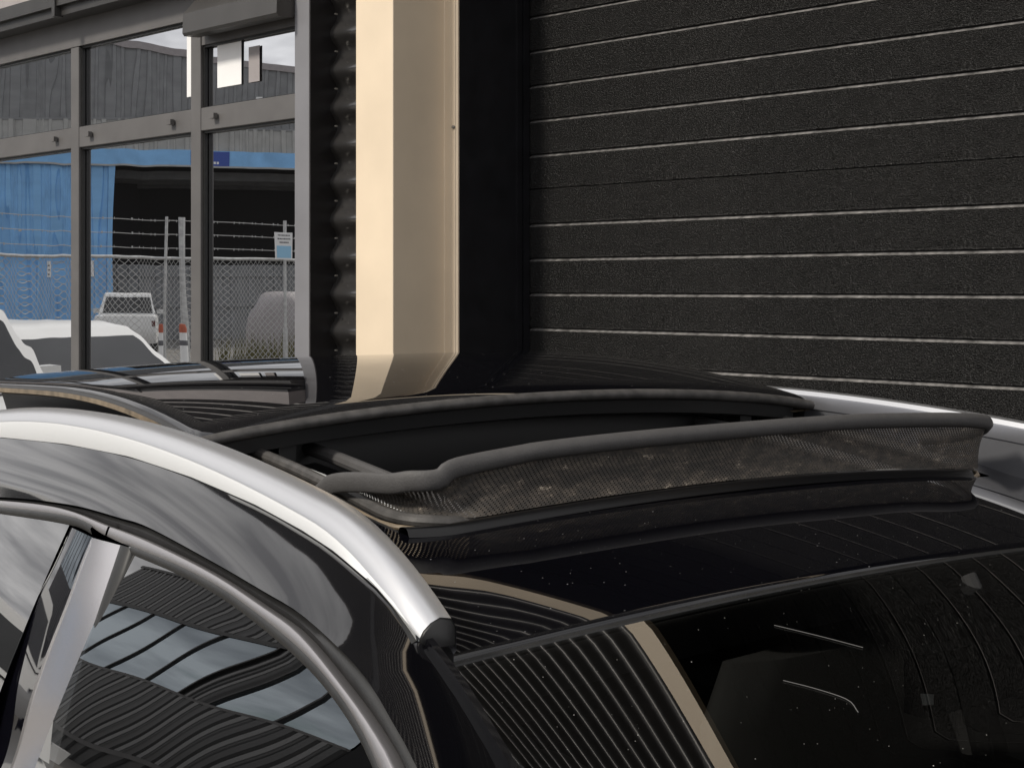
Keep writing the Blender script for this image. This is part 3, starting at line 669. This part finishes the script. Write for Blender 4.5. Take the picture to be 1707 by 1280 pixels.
c1 = up(C1_PTS); c1x, c1y, c1z = [p.x for p in c1], [p.y for p in c1], [p.z for p in c1]
def hx(y): return 0.315 - 0.12 * y * y            # front edge of the roof
def lip(y): return 0.072 - 0.13 * y * y - 5.4 * max(0, (abs(y) if y < 0 else y - .038) - .40) ** 2   # front edge of the opening
def dbs(y): return lip(y) - .011             # foot of the deflector net
RH = 0.565
# roof skin, front field
NY = 90
ys = [-RH + 2 * RH * j / NY for j in range(NY + 1)]
def hz(x, y):                                        # slight roll down to the rim at the rails
    q = min(1, max(0, (abs(y) - .465) / .10)); q = q * q * (3 - 2 * q)
    rise = max(0, interp(c1x, c1z, max(-1.2, x)) - .006 - S(x, .565)) * (1 - .98 * (lambda g: g * g * (3 - 2 * g))(min(1, max(0, (x + .50) / .56))))
    e = x - .2; a2 = min(1.3, (y / .5) ** 2); k = min(1, max(0, (x + .05) / .1))
    crown = .0011 * e - .0198 * e * e + .0046 * a2 - .0027 * a2 * a2 - .0152 * a2 * e - .0011 * a2 * a2 * e - .1368 * a2 * e * e
    return S(x, y) + rise * q + k * crown
b = MB(); rows = []
OW, OWR = 0.452, 0.490                               # half width of the opening, near and far side
for i in range(31):
    f = i / 30; row = []
    for y in ys:
        x0 = lip(max(-OW, min(OWR, y)))
        x = x0 + (hx(y) - x0) * f; row.append((x, y, hz(x, y)))
    rows.append(row)
b.grid(rows)
# rolled front rim
rows = [[(hx(y) + dx, y, hz(hx(y), y) + dz) for y in ys] for dx, dz in ((0, 0), (.003, -.0008), (.0055, -.003), (.0065, -.007), (.006, -.016))]
b.grid(rows)
# side fields and rear field
for s in (-1, 1):
    rows = []
    for i in range(60):
        w0 = OW if s < 0 else OWR; f = i / 59; x = lip(s * w0) - f * (1.9 + lip(s * w0)); rows.append([(x, s * (w0 + (RH - w0) * k / 8), hz(x, w0 + (RH - w0) * k / 8)) for k in range(9)])
    b.grid(rows)
rows = []
for i in range(40):
    x = -0.46 - 1.44 * i / 39; rows.append([(x, -OW + (OW + OWR) * k / 40, hz(x, -OW + (OW + OWR) * k / 40)) for k in range(41)])
b.grid(rows)
b.build('roof_panel', M['paint'], car, angle=60)
# raised lip round the front of the opening, black gloss
b = MB(); rows = []
yl = [-OW - .002 + (OWR + OW - .062) * j / 60 for j in range(61)]
for y in yl:
    x = lip(y); d = dbs(y) - .004
    rows.append([(x + .0045, y, S(x, y) + .0002), (x + .003, y, S(x, y) + .002), (x + .001, y, S(x, y) + .0065), (x - .003, y, S(x, y) + .0090), (x - .010, y, S(x, y) + .0095), (x - .016, y, S(x, y) + .008), (x - .022, y, S(x, y) - .004), (x - .024, y, S(x, y) - .045)])
b.grid(rows); b.build('opening_lip', M['lip'], car, angle=60)

# seal along the sides and round the front corners of the opening
for s in (-1, 1):
    k_ = 0 if s < 0 else .038
    path = [(x, s * (.442 + k_), S(x, .442 + k_) + .004) for x in (-.95, -.7, -.5, -.3, -.15, -.08)] + [(-.035, s * (.440 + k_), S(-.03, .44 + k_) + .004), (.0, s * (.432 + k_), S(0, .43 + k_) + .005), (.022, s * (.412 + k_), S(.022, .41 + k_) + .005), (.030, s * (.385 + k_), S(.03, .385 + k_) + .001), (.030, s * (.35 + k_), S(.03, .35 + k_) - .010)]
    b = MB(); b.tube(spline(path, 60), .0075, 10); b.build('opening_seal', M['rubber_grey'], car)
    path2 = [(x + (.012 if i > 7 else .004 if i > 6 else 0), y + s * (.012 if i < 8 else .006), z - .007) for i, (x, y, z) in enumerate(path[:10])]
    b = MB(); b.tube(spline(path2, 40), .003, 8); b.build('seal_bead', M['rubber_brown'], car)
    # guide rails and channel
    b = MB(); b.tube([(x, s * .345, S(x, .345) - .014) for x in (-.95, -.7, -.5, -.35, -.2, -.08, .0)], .009, 10); b.build('guide_rail', M['foam'], car)
    b = MB()
    for yy, dz in ((.385, -.022), (.405, -.018)): b.tube([(x, s * yy, S(x, yy) + dz) for x in (-.95, -.7, -.5, -.3, -.15, -.06)], .0022, 6)
    b.build('track', M['silver_dull'], car)
    b = MB(); b.grid([[(x, s * y, S(x, y) - dz) for y, dz in ((.452 + k_, .004), (.448 + k_, .030), (.36, .034), (.335, .034), (.333, .09))] for x in (-.98, -.7, -.5, -.3, -.1, .01)])
    b.build('channel', M['plastic'], car)

# dark headliner under the roof, with the opening cut out
b = MB()
for x0, x1, y0, y1 in ((-1.9, -1.0, -.54, .54), (.02, .25, -.50, .50), (-1.0, .02, -.55, -.335), (-1.0, .02, .335, .55)):
    b.grid([[(x0 + (x1 - x0) * i / 8, y0 + (y1 - y0) * j / 8, S(x0 + (x1 - x0) * i / 8, y0 + (y1 - y0) * j / 8) - (.05 if abs(y0) < .334 or x0 >= 0 else .038) - (.05 * i / 8 if x0 > 0 else 0)) for j in range(9)] for i in range(9)])
b.build('headliner', M['cabin'], car)

# sliding glass panel, raised and pushed back over the roof
PXF, PL, PW = -0.3293, 0.92, 0.530
def pz(x, y):
    d = max(0, PXF - .092 * y * y - x); a = abs(y) / .53; a2 = a * a
    return S(x, y) + .04707 + .14096 * d - .29542 * d * d + .11995 * d ** 3 + .00078 * a2 + .00112 * a2 * a2 + .02337 * a2 * d + .00131 * math.exp(-d / .07) - .00458 * a2 ** 4 - .06725 * a2 * a2 * d + .10564 * a2 * d * d
def pfx(y): return PXF - 0.092 * y * y
gl = MB(); rows = []
fs = [0, .002, .006, .012, .02, .03] + [.03 + .97 * i / 60 for i in range(1, 61)]
py = [-1, -.998, -.994, -.988, -.978] + [-.978 + 1.956 * j / 80 for j in range(1, 80)] + [.978, .988, .994, .998, 1]
for f in fs:
    row = []
    for q in py:
        y = q * PW; x = pfx(y) - f * PL
        e = max(0, 1 - f / .03); w = max(0, (abs(q) - .978) / .022)
        row.append((x, y, pz(x, y) - .005 * e ** 2.2 - .005 * w ** 2.2))
    rows.append(row)
gl.grid(rows); sg_ = gl.build('sunroof_glass', M['roof_glass'], car, angle=60)
b = MB(); rows = []                                    # front edge: rubber nose
for j in range(61):
    y = -PW + 2 * PW * j / 60; x = pfx(y); z = pz(x, y) - .005
    rows.append([(x, y, z + .001), (x + .006, y, z - .001), (x + .009, y, z - .006), (x + .007, y, z - .012), (x - .004, y, z - .0155), (x - .05, y, z - .016)])
b.grid(rows); b.build('front_seal', M['rubber_grey'], sg_, angle=60)
for s in (-1, 1):
    rows = []; rows2 = []
    for i in range(41):
        f = i / 40; y = s * PW; x = pfx(PW) - f * PL; z = pz(x, y) - .005
        rows.append([(x, y, z + .0005), (x, y + s * .004, z - .002), (x, y + s * .005, z - .005)])
        rows2.append([(x, y + s * .005, z - .005), (x, y + s * .0052, z - .012), (x, y - s * .004, z - .015), (x, y - s * .04, z - .016)])
    b = MB(); b.grid(rows); b.build('edge_trim', M['rubber'], sg_, angle=60)
    b = MB(); b.grid(rows2); b.build('side_seal', M['rubber_brown'], sg_, angle=60)
b = MB(); rows = []                                    # frame under the glass
for j in range(61):
    y = -.50 + 1.0 * j / 60; x = pfx(y)
    rows.append([(x - .012, y, pz(x, y) - .020), (x - .014, y, pz(x, y) - .040), (x - .05, y, pz(x, y) - .046), (x - .9, y, pz(x - .9, y) - .046)])
b.grid(rows)
for s in (-1, 1):
    b.grid([[(pfx(PW) - f * PL, s * (PW - .012), pz(pfx(PW) - f * PL, PW) - .018), (pfx(PW) - f * PL, s * (PW - .022), pz(pfx(PW) - f * PL, PW) - .052), (pfx(PW) - f * PL, s * (PW - .09), pz(pfx(PW) - f * PL, PW) - .055)] for f in [k / 20 for k in range(21)]])
b.build('panel_frame', M['plastic'], sg_)
b = MB(); rows = []                                    # roof cross beam behind the opening
for j in range(41):
    y = -.44 + .88 * j / 40; x = -.43 - .05 * y * y; zb = S(x, y)
    rows.append([(x, y, zb - .001), (x + .012, y, zb - .003), (x + .018, y, zb - .03), (x + .016, y, zb - .07), (x - .02, y, zb - .075)])
b.grid(rows); b.build('cross_beam', M['plastic'], car)
for s in (-1, 1):
    b = MB(); x = -.40; y = s * .40; zz = S(x, y)
    b.box(x - .12, x + .03, y - .012, y + .012, zz - .02, zz + .028); b.box(x - .02, x + .035, y - .03, y + .03, zz + .012, zz + .030); b.box(x - .03, x - .0, y - .02, y + .02, zz - .02, zz + .02)
    b.build('lift_arm', M['plastic'], car, smooth=False)

# wind deflector
wd = bpy.data.objects.new('wind_deflector', None); COL.objects.link(wd); wd.parent = car
TP = up([TUBE_PTS[0], TUBE_PTS[2], TUBE_PTS[4], TUBE_PTS[6], TUBE_PTS[8], TUBE_PTS[9]]) + up([(0.030, 0.430, -.0105), (0.022, 0.487, -.0165)])
bar = spline(TP, 80)
left = spline(up([(-.165, -.462, -.060), (-.120, -.458, -.0475), (-.070, -.453, -.0415), (-.020, -.447, -.038), (.004, -.437, -.0335), (.018, -.424, -.0325)]) + TP[:3], 50)
bar2 = [p for p in bar if p.y > TP[2].y]
path = left + bar2
# right end turns back and down like the left one
path += spline([path[-1], Vector((.016, .497, ZR - .020)), Vector((-.01, .502, ZR - .034)), Vector((-.10, .500, ZR - .052))], 12)[1:]
n = len(path); rad = []
for i, p in enumerate(path):
    if i < len(left):
        f = i / (len(left) - 1)
        flat = 1 - max(0, (f - .55) / .45)
        rv = .0115 - .0015 * (1 - flat); rh = .004 + .006 * (1 - flat)
        if f < .08: rv *= .35 + 8 * f
        rad.append((rh, rv))
    else: rad.append((.0098, .0100))
b = MB(); b.tube(path, rad, 14); b.build('top_bar', M['foam'], wd, angle=70)
# net from the bar down to the lip
rows = []; uv = []
N = 110
dist = 0
topl = [p + Vector((0, 0, -.004)) for p in path[18:]]
L = [0]
for i in range(1, len(topl)): L.append(L[-1] + (topl[i] - topl[i - 1]).length)
top = []
for k in range(N + 1):
    s = L[-1] * k / N; j = max(i for i in range(len(L)) if L[i] <= s + 1e-9); j = min(j, len(L) - 2)
    top.append(topl[j].lerp(topl[j + 1], (s - L[j]) / max(1e-6, L[j + 1] - L[j])))
foot = []
side_l = [(-.11, -.441), (-.06, -.441), (-.02, -.436), (.005, -.425), (.018, -.405)]
ft = [Vector((x, y, S(x, y) + .006)) for x, y in side_l] + [Vector((dbs(y), y, S(dbs(y), y) + .0088)) for y in [-.37 + .83 * k / 20 for k in range(21)]] + [Vector((x, y, S(x, y) + .006)) for x, y in ((.0, .488), (-.03, .498), (-.08, .50))]
foot = spline(ft, N + 1)
b = MB(); rows = []; uvl = []
NR = 14
for k in range(N + 1):
    row = []
    for q in range(NR + 1):
        f = q / NR; p = top[k].lerp(foot[k], f); a = (top[k] - foot[k]).length
        bulge = math.sin(math.pi * f) * .007
        nx = Vector((1, 0, 0)) if -.40 < p.y < .47 else (Vector((.5, -.8, 0)) if p.y < 0 else Vector((.5, .8, 0)))
        wr = .0006 * noise.noise(Vector((k * .11, f * 2.5, 3)))
        p = p + nx * (-bulge * .6 + wr); row.append(p); uvl.append((L[-1] * k / N, a * f))
    rows.append(row)
b.grid(rows); b.build('net', M['net'], wd, angle=180, uv=uvl)

# roof rails
def rail_z(x): return ZR + 0.0029 - 0.0854 * (x + .5026) ** 2 - 0.9538 * max(0, x - 0.0953) ** 2
def rail_y(x): return -(0.56 + 0.0194 * (x + .9) ** 2)
c1 = up(C1_PTS); c1x, c1y, c1z = [p.x for p in c1], [p.y for p in c1], [p.z for p in c1]
XE = 0.3155
xs = [-1.75 + (XE + 1.75) * (i / 90) for i in range(91)]
for s in (1, -1):
    bt = MB(); bs = MB(); rt = []; rs = []
    for x in xs:
        y0, z0 = rail_y(x), rail_z(x)
        zl = interp(c1x, c1z, x) if x > -1.2 else z0 - .055
        ed = min(z0 - .016, max(zl + .0015, z0 - .020))
        inner = [(x, s * (y0 + .0152), z0 - .009), (x, s * (y0 + .011), z0 - .002), (x, s * y0, z0), (x, s * (y0 - .009), z0 - .0035), (x, s * (y0 - .016), z0 - .009), (x, s * (y0 - .020), ed)]
        rt.append(inner); rs.append([(x, s * (y0 - .0185), ed + .001), (x, s * (y0 - .0215), ed - .003), (x, s * (y0 - .0235), zl + .001), (x, s * (y0 - .018), zl - .004)])
    bt.grid(rt)
    bs.grid(rs)
    ra = bt.build('roof_rail', M['silver'], car, angle=45); bs.build('rail_skirt', M['silver_dull'], ra, angle=45)
    q_ = rt[-1]; q_ = [Vector(v) for v in q_] + [Vector((q_[-1][0], q_[-1][1] + s * .004, q_[-1][2] - .008)), Vector((q_[0][0], q_[0][1], q_[-1][2] - .008))]
    b = MB(); ce = sum(q_, Vector()) / len(q_)
    secs = [[ce + (v - ce) * k + Vector((dx, -s * dy, -dz)) for v in q_] for k, dx, dy, dz in ((.97, -.012, 0, 0), (.97, .0005, 0, .0004), (.93, .0018, .0003, .001))]
    b.grid(secs, closed=True); b.f.append(tuple(range(len(b.v) - len(q_), len(b.v)))); b.build('rail_end_cap', M['plastic'], ra, angle=60)
    # inner foot of the rail, dark
    b = MB(); b.grid([[(x, s * (rail_y(x) + .0151), rail_z(x) - .0085), (x, s * (rail_y(x) + .0160), rail_z(x) - .012), (x, s * (rail_y(x) + .0160), rail_z(x) - .030), (x, s * (rail_y(x) + .0135), rail_z(x) - .0325), (x, s * (rail_y(x) + .0135), min(hz(x, .55) - .004, rail_z(x) - .034))] for x in xs]); b.build('rail_inner_face', M['rail_inner'], ra, angle=40)

# side of the body above the doors, running into the front pillar
N = 80
def tail(pts, *more): return pts + [Vector(m_) for m_ in more]
C2 = up(C2_PTS); C3 = up(C3_PTS); C4 = up(C4_PTS); M1 = up(M1_PTS); W1 = up(W1_PTS)
def extend(P, tgt): return P + [Vector((x, y, z + ZR)) for x, y, z in tgt]
M1x = extend(M1, [(.62, -.655, -.272), (.86, -.705, -.425), (1.10, -.745, -.60)])
W1x = extend(W1, [(.60, -.612, -.305), (.85, -.668, -.455), (1.08, -.715, -.60)])
C2x = extend(C2, [(.60, -.730, -.225), (.85, -.785, -.370), (1.12, -.815, -.60)])
C3x = extend(C3, [(.57, -.729, -.232), (.82, -.787, -.380), (1.08, -.818, -.60)])
C4x = extend(C4, [(.54, -.728, -.237), (.78, -.788, -.388), (1.03, -.820, -.60)])
upper = up(C1_PTS[:-1]) + M1x[1:]
us, c2s = spline(upper, N), spline(C2x, N)
# sample both by x so that the section stays square to the car
def by_x(P, x):
    for i in range(len(P) - 1):
        if P[i + 1].x >= x: return P[i].lerp(P[i + 1], (x - P[i].x) / max(1e-6, P[i + 1].x - P[i].x))
    return P[-1].copy()
dense_u, dense_2 = spline(upper, 400), spline(C2x, 400)
dense_3, dense_4 = spline(C3x, 400), spline(C4x, 400)
b = MB(); rows = []
for i in range(N + 1):
    x = -1.10 + 2.20 * i / N
    a, c = by_x(dense_u, x), by_x(dense_2, x); row = []
    for k in range(13):
        f = k / 12; p = a.lerp(c, f); nrm = Vector((0, -(a.z - c.z), -(c.y - a.y))).normalized() if True else 0
        nrm = Vector((0, (c.z - a.z), -(c.y - a.y))); nrm = Vector((0, -abs(nrm.x) - abs(a.z - c.z), abs(a.y - c.y))).normalized()
        wdt = (a - c).length
        row.append(p + nrm * wdt * .07 * (1 - (2 * f - 1) ** 2))
    row.append(c + Vector((0, .012, -.004)))
    row.insert(0, a + Vector((0, .012, -.006)))
    rows.append(row)
b.grid(rows); both(b, 'body_side', M['paint_side'], angle=60)
# front pillar face between the side crease and the glass, with a drip bead
dm, dw_ = spline(M1x, 200), spline(W1x, 200)
b = MB(); rows = []
for i in range(61):
    f = i / 60; a, c = dm[int(f * 199)], dw_[int(f * 199)]
    rows.append([a + Vector((0, .004, -.003)), a + Vector((0, .006, .0035)), a + Vector((0, .012, .004)), a + Vector((0, .014, -.002)), a + Vector((0, .016, -.012))])
b.grid(rows); both(b, 'front_pillar', M['paint_side'], angle=50)
# door seals, door frames, pillar covers and side glass
def strip(Pa, Pb, x0, x1, offs, n=70):
    """strip between two edge lines from x0 to x1; offs = [(fraction, outward offset)]"""
    b = MB(); rows = []
    for i in range(n + 1):
        x = x0 + (x1 - x0) * i / n; a, c = by_x(Pa, x), by_x(Pb, x)
        rows.append([a.lerp(c, f) + Vector((0, -o, .45 * o)) for f, o in offs])
    b.grid(rows); return b
both(strip(dense_2, dense_3, -1.08, 1.07, [(-.15, -.012), (.15, -.006), (.5, -.002), (.8, -.006), (1.2, -.012)]), 'door_seal', M['rubber'], angle=80)
XJ = -0.352                                            # joint between the doors
fo = [(-.04, -.010), (0, -.0005), (.06, .0020), (.12, .0024), (.50, .0024), (.92, .0020), (.98, .0004), (1.0, -.008)]
both(strip(dense_3, dense_4, XJ + .004, 1.03, fo), 'front_door_frame', M['trim'], angle=70)
both(strip(dense_3, dense_4, -1.08, XJ - .004, fo), 'rear_door_frame', M['trim'], angle=70)
both(strip(dense_4, [p + Vector((0, -.003, -.006)) for p in dense_4], XJ + .1, 1.02, [(-.4, .002), (.3, .0035), (1, -.001)]), 'window_gasket', M['rubber'], angle=80)
both(strip(dense_4, [p + Vector((0, -.003, -.007)) for p in dense_4], -1.06, XJ - .06, [(-.4, .002), (.3, .0035), (1, -.001)]), 'window_gasket', M['rubber'], angle=80)
def ext_down(P):
    P = up(P); a, c = P[-2], P[-1]; z = ZR - .62; f = (z - c.z) / (c.z - a.z); x = c.x + (c.x - a.x) * f
    return spline(P + [side_pt(c.x + (x - c.x) * .5, (z + c.z) / 2), side_pt(x, z)], 60)
E1, E2, E3, E4 = (ext_down(p) for p in (E1_PTS, E2_PTS, E3_PTS, E4_PTS))
def cover(A, B_, bulge, tilt, name, m, ang=60):
    b = MB(); rows = []
    for i in range(60):
        a, c = A[i], B_[i]; row = [a + Vector((0, .010, -.003)), a + Vector((0, .002, 0))]
        for k in range(1, 12):
            f = k / 12; row.append(a.lerp(c, f) + Vector((0, -1, .4)) * (bulge * (1 - (2 * f - 1) ** 2) + tilt * (.5 - f)))
        row += [c + Vector((0, .002, 0)), c + Vector((0, .010, -.003))]; rows.append(row)
    b.grid(rows); return both(b, name, m, angle=ang)
def shift(P, dx, dy=0.0): return [p + Vector((dx, dy, 0)) for p in P]
cover(E1, shift(E2, -.004), .0012, .004, 'rear_pillar_cover', M['piano'])
cover(shift(E2, .004), E3, .0020, .018, 'front_pillar_cover', M['cover_sheen'])
cover(shift(E3, .001), E4, .005, 0, 'window_run', M['rubber'])
# glass
def glass(x0, x1, bar_fade):
    b = MB(); rows = []
    for i in range(71):
        x = x0 + (x1 - x0) * i / 70; zt_ = by_x(dense_4, x).z + .006; zb = ZR - .64; row = []
        for k in range(25):
            z = zt_ + (zb - zt_) * k / 24
            w = .00007 * math.sin(17 * x + 22 * (z - ZR)) * bar_fade
            row.append(glass_pt(x, z, -.0055 + w))
        rows.append(row)
    b.grid(rows); return b
both(glass(-.275, 1.0, 1.0), 'front_window', M['side_glass'], angle=180)
both(glass(-1.06, -.52, .6), 'rear_window', M['side_glass'], angle=180)

# windscreen
WSL = 0.60
def ws(y, t):                                           # y -1..1 across, t 0..1 down
    yy = y * (.582 + .14 * t); x = hx(yy) + .018 + t * .84; a2 = y * y; a4 = a2 * a2
    f = lambda q: -(.2145 * q - .1266 * q * q - .1455 * q ** 3) + a2 * (.0383 * q + .0473 * q * q + .02 * q ** 3) + a4 * (-.0768 * q - .0034 * q * q - .0666 * q ** 3)
    g = lambda q: -(.2145 - .2532 * q - .4365 * q * q) + a2 * (.0383 + .0946 * q + .06 * q * q) + a4 * (-.0768 - .0068 * q - .1998 * q * q)
    q = min(t, .34)
    return Vector((x, yy, S(hx(yy), yy) - .006 + f(q) + g(q) * (t - q) - .62 * max(0, t - .34) ** 2 + .00006 * math.sin(11 * y + 19 * t)))
b = MB(); b.grid([[ws(-1 + 2 * j / 60, i / 50) for j in range(61)] for i in range(51)]); b.build('windscreen', M['windscreen'], car, angle=180)
b = MB(); b.grid([[ws(-1 + 2 * j / 60, .001 + .075 * i / 6) + Vector((-.002, 0, -.0045)) for j in range(61)] for i in range(7)])
for s in (0, 1):
    b.grid([[ws((-1 + .07 * k / 3) * (1 if s == 0 else -1), .07 + .92 * i / 30) + Vector((-.002, 0, -.0045)) for k in range(4)] for i in range(31)])
b.build('frit_band', M['plastic'], car)
b = MB(); b.tube([ws(-1 + 2 * j / 60, 0) + Vector((-.009, 0, -.004)) for j in range(61)], .0055, 8); b.build('windscreen_seal', M['rubber'], car)

# cabin: dashboard, seats, steering wheel, inside mirror
b = MB(); rows = []
for j in range(21):
    y = -.68 + 1.36 * j / 20; hump = .05 * math.exp(-((y + .36) / .2) ** 2) - .06
    rows.append([(1.10, y, 1.06), (.82, y, 1.075), (.60, y, 1.06 + hump), (.52, y, 1.02 + hump), (.50, y, .85), (.55, y, .6)])
b.grid(rows); b.build('dashboard', M['cabin'], car, angle=50)
b = MB(); c0 = Vector((.40, -.36, .98)); ax = Vector((-.88, 0, .47)); u_ = Vector((0, 1, 0)); v_ = ax.cross(u_)
b.tube([c0 + u_ * .185 * math.cos(a) + v_ * .185 * math.sin(a) for a in [2 * math.pi * k / 32 for k in range(33)]], .015, 8, caps=False)
b.tube([c0 - u_ * .18, c0, c0 + u_ * .18], .02, 8); b.tube([c0, c0 - v_ * .18], .02, 8); b.build('steering_wheel', M['cabin'], car)
for s in (-1, 1):
    b = MB(); rows = []
    for i, (x, z, w, t) in enumerate(((.02, .62, .25, .06), (-.05, .80, .25, .07), (-.11, 1.0, .26, .075), (-.17, 1.18, .24, .06), (-.20, 1.26, .17, .045))):
        rows.append([(x + t * math.cos(a) * .8, s * .37 + w * math.copysign(abs(math.sin(a)) ** .7, math.sin(a)), z) for a in [2 * math.pi * k / 20 for k in range(20)]])
    b.grid(rows, closed=True); b.f.append(tuple(range(len(b.v) - 20, len(b.v)))); b.box(-.02, .5, s * .37 - .25, s * .37 + .25, .48, .64)
    st = b.build('seat', M['cabin_grey'], car, angle=60)
    b = MB(); b.grid([[(-.215 + .05 * k * math.cos(a), s * .37 + .13 * k * math.sin(a), 1.29 + z) for a in [2 * math.pi * q / 16 for q in range(16)]] for k, z in ((.5, 0), (1, .02), (1, .15), (.6, .18))], closed=True)
    b.f.append(tuple(range(len(b.v) - 16, len(b.v)))); b.build('headrest', M['cabin_grey'], st, angle=60)
b = MB(); b.box(.40, .425, -.12, .12, 1.385, 1.445); b.tube([(.415, 0, 1.44), (.38, 0, 1.50)], .008, 8); b.build('inside_mirror', M['cabin'], car, smooth=False)
b = MB(); b.box(-1.9, .9, -.66, .66, .32, .36); b.box(-1.75, -1.6, -.6, .6, .36, 1.15); b.box(-1.6, -1.1, -.6, .6, .36, .62); b.build('cabin_floor', M['cabin'], car, smooth=False)

# lower body, bonnet, tail and wheels
BZ = ZR - .62
def hull(stations, name):
    b = MB(); rows = []
    for x, w, zt_, zb in stations:
        h = zt_ - zb
        rows.append([(x, -w * .93, zb), (x, -w, zb + h * .25), (x, -w, zb + h * .75), (x, -w * .975, zt_ - .02), (x, -w * .93, zt_), (x, 0, zt_ + .005), (x, w * .93, zt_), (x, w * .975, zt_ - .02), (x, w, zb + h * .75), (x, w, zb + h * .25), (x, w * .93, zb)])
    b.grid(rows); n_ = 11; b.f.append(tuple(range(n_))); b.f.append(tuple(range(len(b.v) - n_, len(b.v)))[::-1]); return b
for s in (-1, 1):
    b = MB(); rows = []
    for i in range(41):
        x = -2.28 + 3.55 * i / 40; xx = max(-1.1, min(1.0, x)); y0 = side_y(BZ, xx)
        rows.append([(x, s * -(y0 + .03) if False else s * abs(y0) * 1.0, BZ), (x, s * (abs(y0) + .05), BZ - .06), (x, s * .865, BZ - .3), (x, s * .86, BZ - .55), (x, s * .82, .28)])
    b.grid(rows); dp = b.build('door_panels', M['paint_side'], car, angle=50)
hull([(1.05, .84, 1.04, .28), (1.4, .85, 1.03, .28), (1.75, .84, .97, .26), (1.95, .78, .86, .28), (2.05, .70, .70, .32)], 'bonnet').build('bonnet', M['paint_side'], car, angle=50)
hull([(-2.30, .80, .95, .32), (-2.1, .85, 1.0, .28), (-1.85, .86, 1.0, .28)], 'tail').build('tail', M['paint_side'], car, angle=50)
for s in (-1, 1):                                      # rear quarter with its pillar
    b = MB(); rows = []
    for i in range(15):
        x = -1.06 - .84 * i / 14; f = i / 14
        zt_ = hz(x, .56); rows.append([(x, s * .575 * (1 - .04 * f), zt_ - .008)] + [(x - .2 * f * k, s * abs(side_y(zt_ - .03 - (zt_ - .03 - BZ) * k - .03 * (1 - k), -1.06)) * (1 - .05 * f) - s * .004, zt_ - .03 - (zt_ - .03 - BZ) * k) for k in (0, .12, .3, .5, .75, 1)])
    b.grid(rows); b.build('rear_quarter', M['paint_side'], car, angle=60)
b = MB(); b.grid([[(-1.9, -.55 + 1.1 * j / 10, hz(-1.9, -.55 + 1.1 * j / 10)) for j in range(11)], [(-2.26, -.70 + 1.4 * j / 10, 1.0) for j in range(11)]]); b.build('rear_screen', M['side_glass'], car)
for x in (1.35, -1.45):
    for s in (-1, 1):
        b = MB(); y = s * .77; b.lathe([(.0, -.10), (.22, -.11), (.32, -.10), (.345, -.06), (.345, .06), (.32, .10), (.22, .11), (0, .10)], x, y, .345, 'y', 28); w = b.build('wheel', M['tyre'], car)
        b = MB(); b.lathe([(0, s * .112), (.05, s * .118), (.20, s * .112), (.225, s * .10)], x, y, .345, 'y', 24); b.build('rim', M['alloy'], w)
for s in (-1, 1):
    b = MB(); b.grid([[(.60 + .09 * math.cos(a) * k, s * (.86 + .16 * abs(k) * 0 + dy), 1.02 + .075 * math.sin(a) * k) for a in [2 * math.pi * q / 14 for q in range(14)]] for k, dy in ((.6, 0), (1, .02), (1, .16), (.6, .2))], closed=True)
    o = b.build('door_mirror', M['paint_side'], car)

# marks on the windscreen: a small pale sticker behind the glass and three stray threads lying on it
b = MB(); q = [ws(y, t) + Vector((-.001, 0, -.003)) for y, t in ((-.406, .2449), (-.391, .2519), (-.4161, .2694), (-.4305, .2655))]
b.add(q + [v + Vector((-.0003, 0, -.0006)) for v in q], [(0, 1, 2, 3), (7, 6, 5, 4), (0, 4, 5, 1), (1, 5, 6, 2), (2, 6, 7, 3), (3, 7, 4, 0)]); b.build('windscreen_sticker', M['paper'], car, smooth=False)
for k, P in enumerate((((-.458, .065), (-.4166, .1044), (-.3812, .1443)), ((-.5605, .1672), (-.5358, .1963), (-.5198, .2285), (-.5329, .2541)))):
    b = MB(); b.tube(spline([ws(y, t) + Vector((.0005, 0, .0008)) for y, t in P], 14), .0004, 5); b.build('thread', M['foam_light'], car)
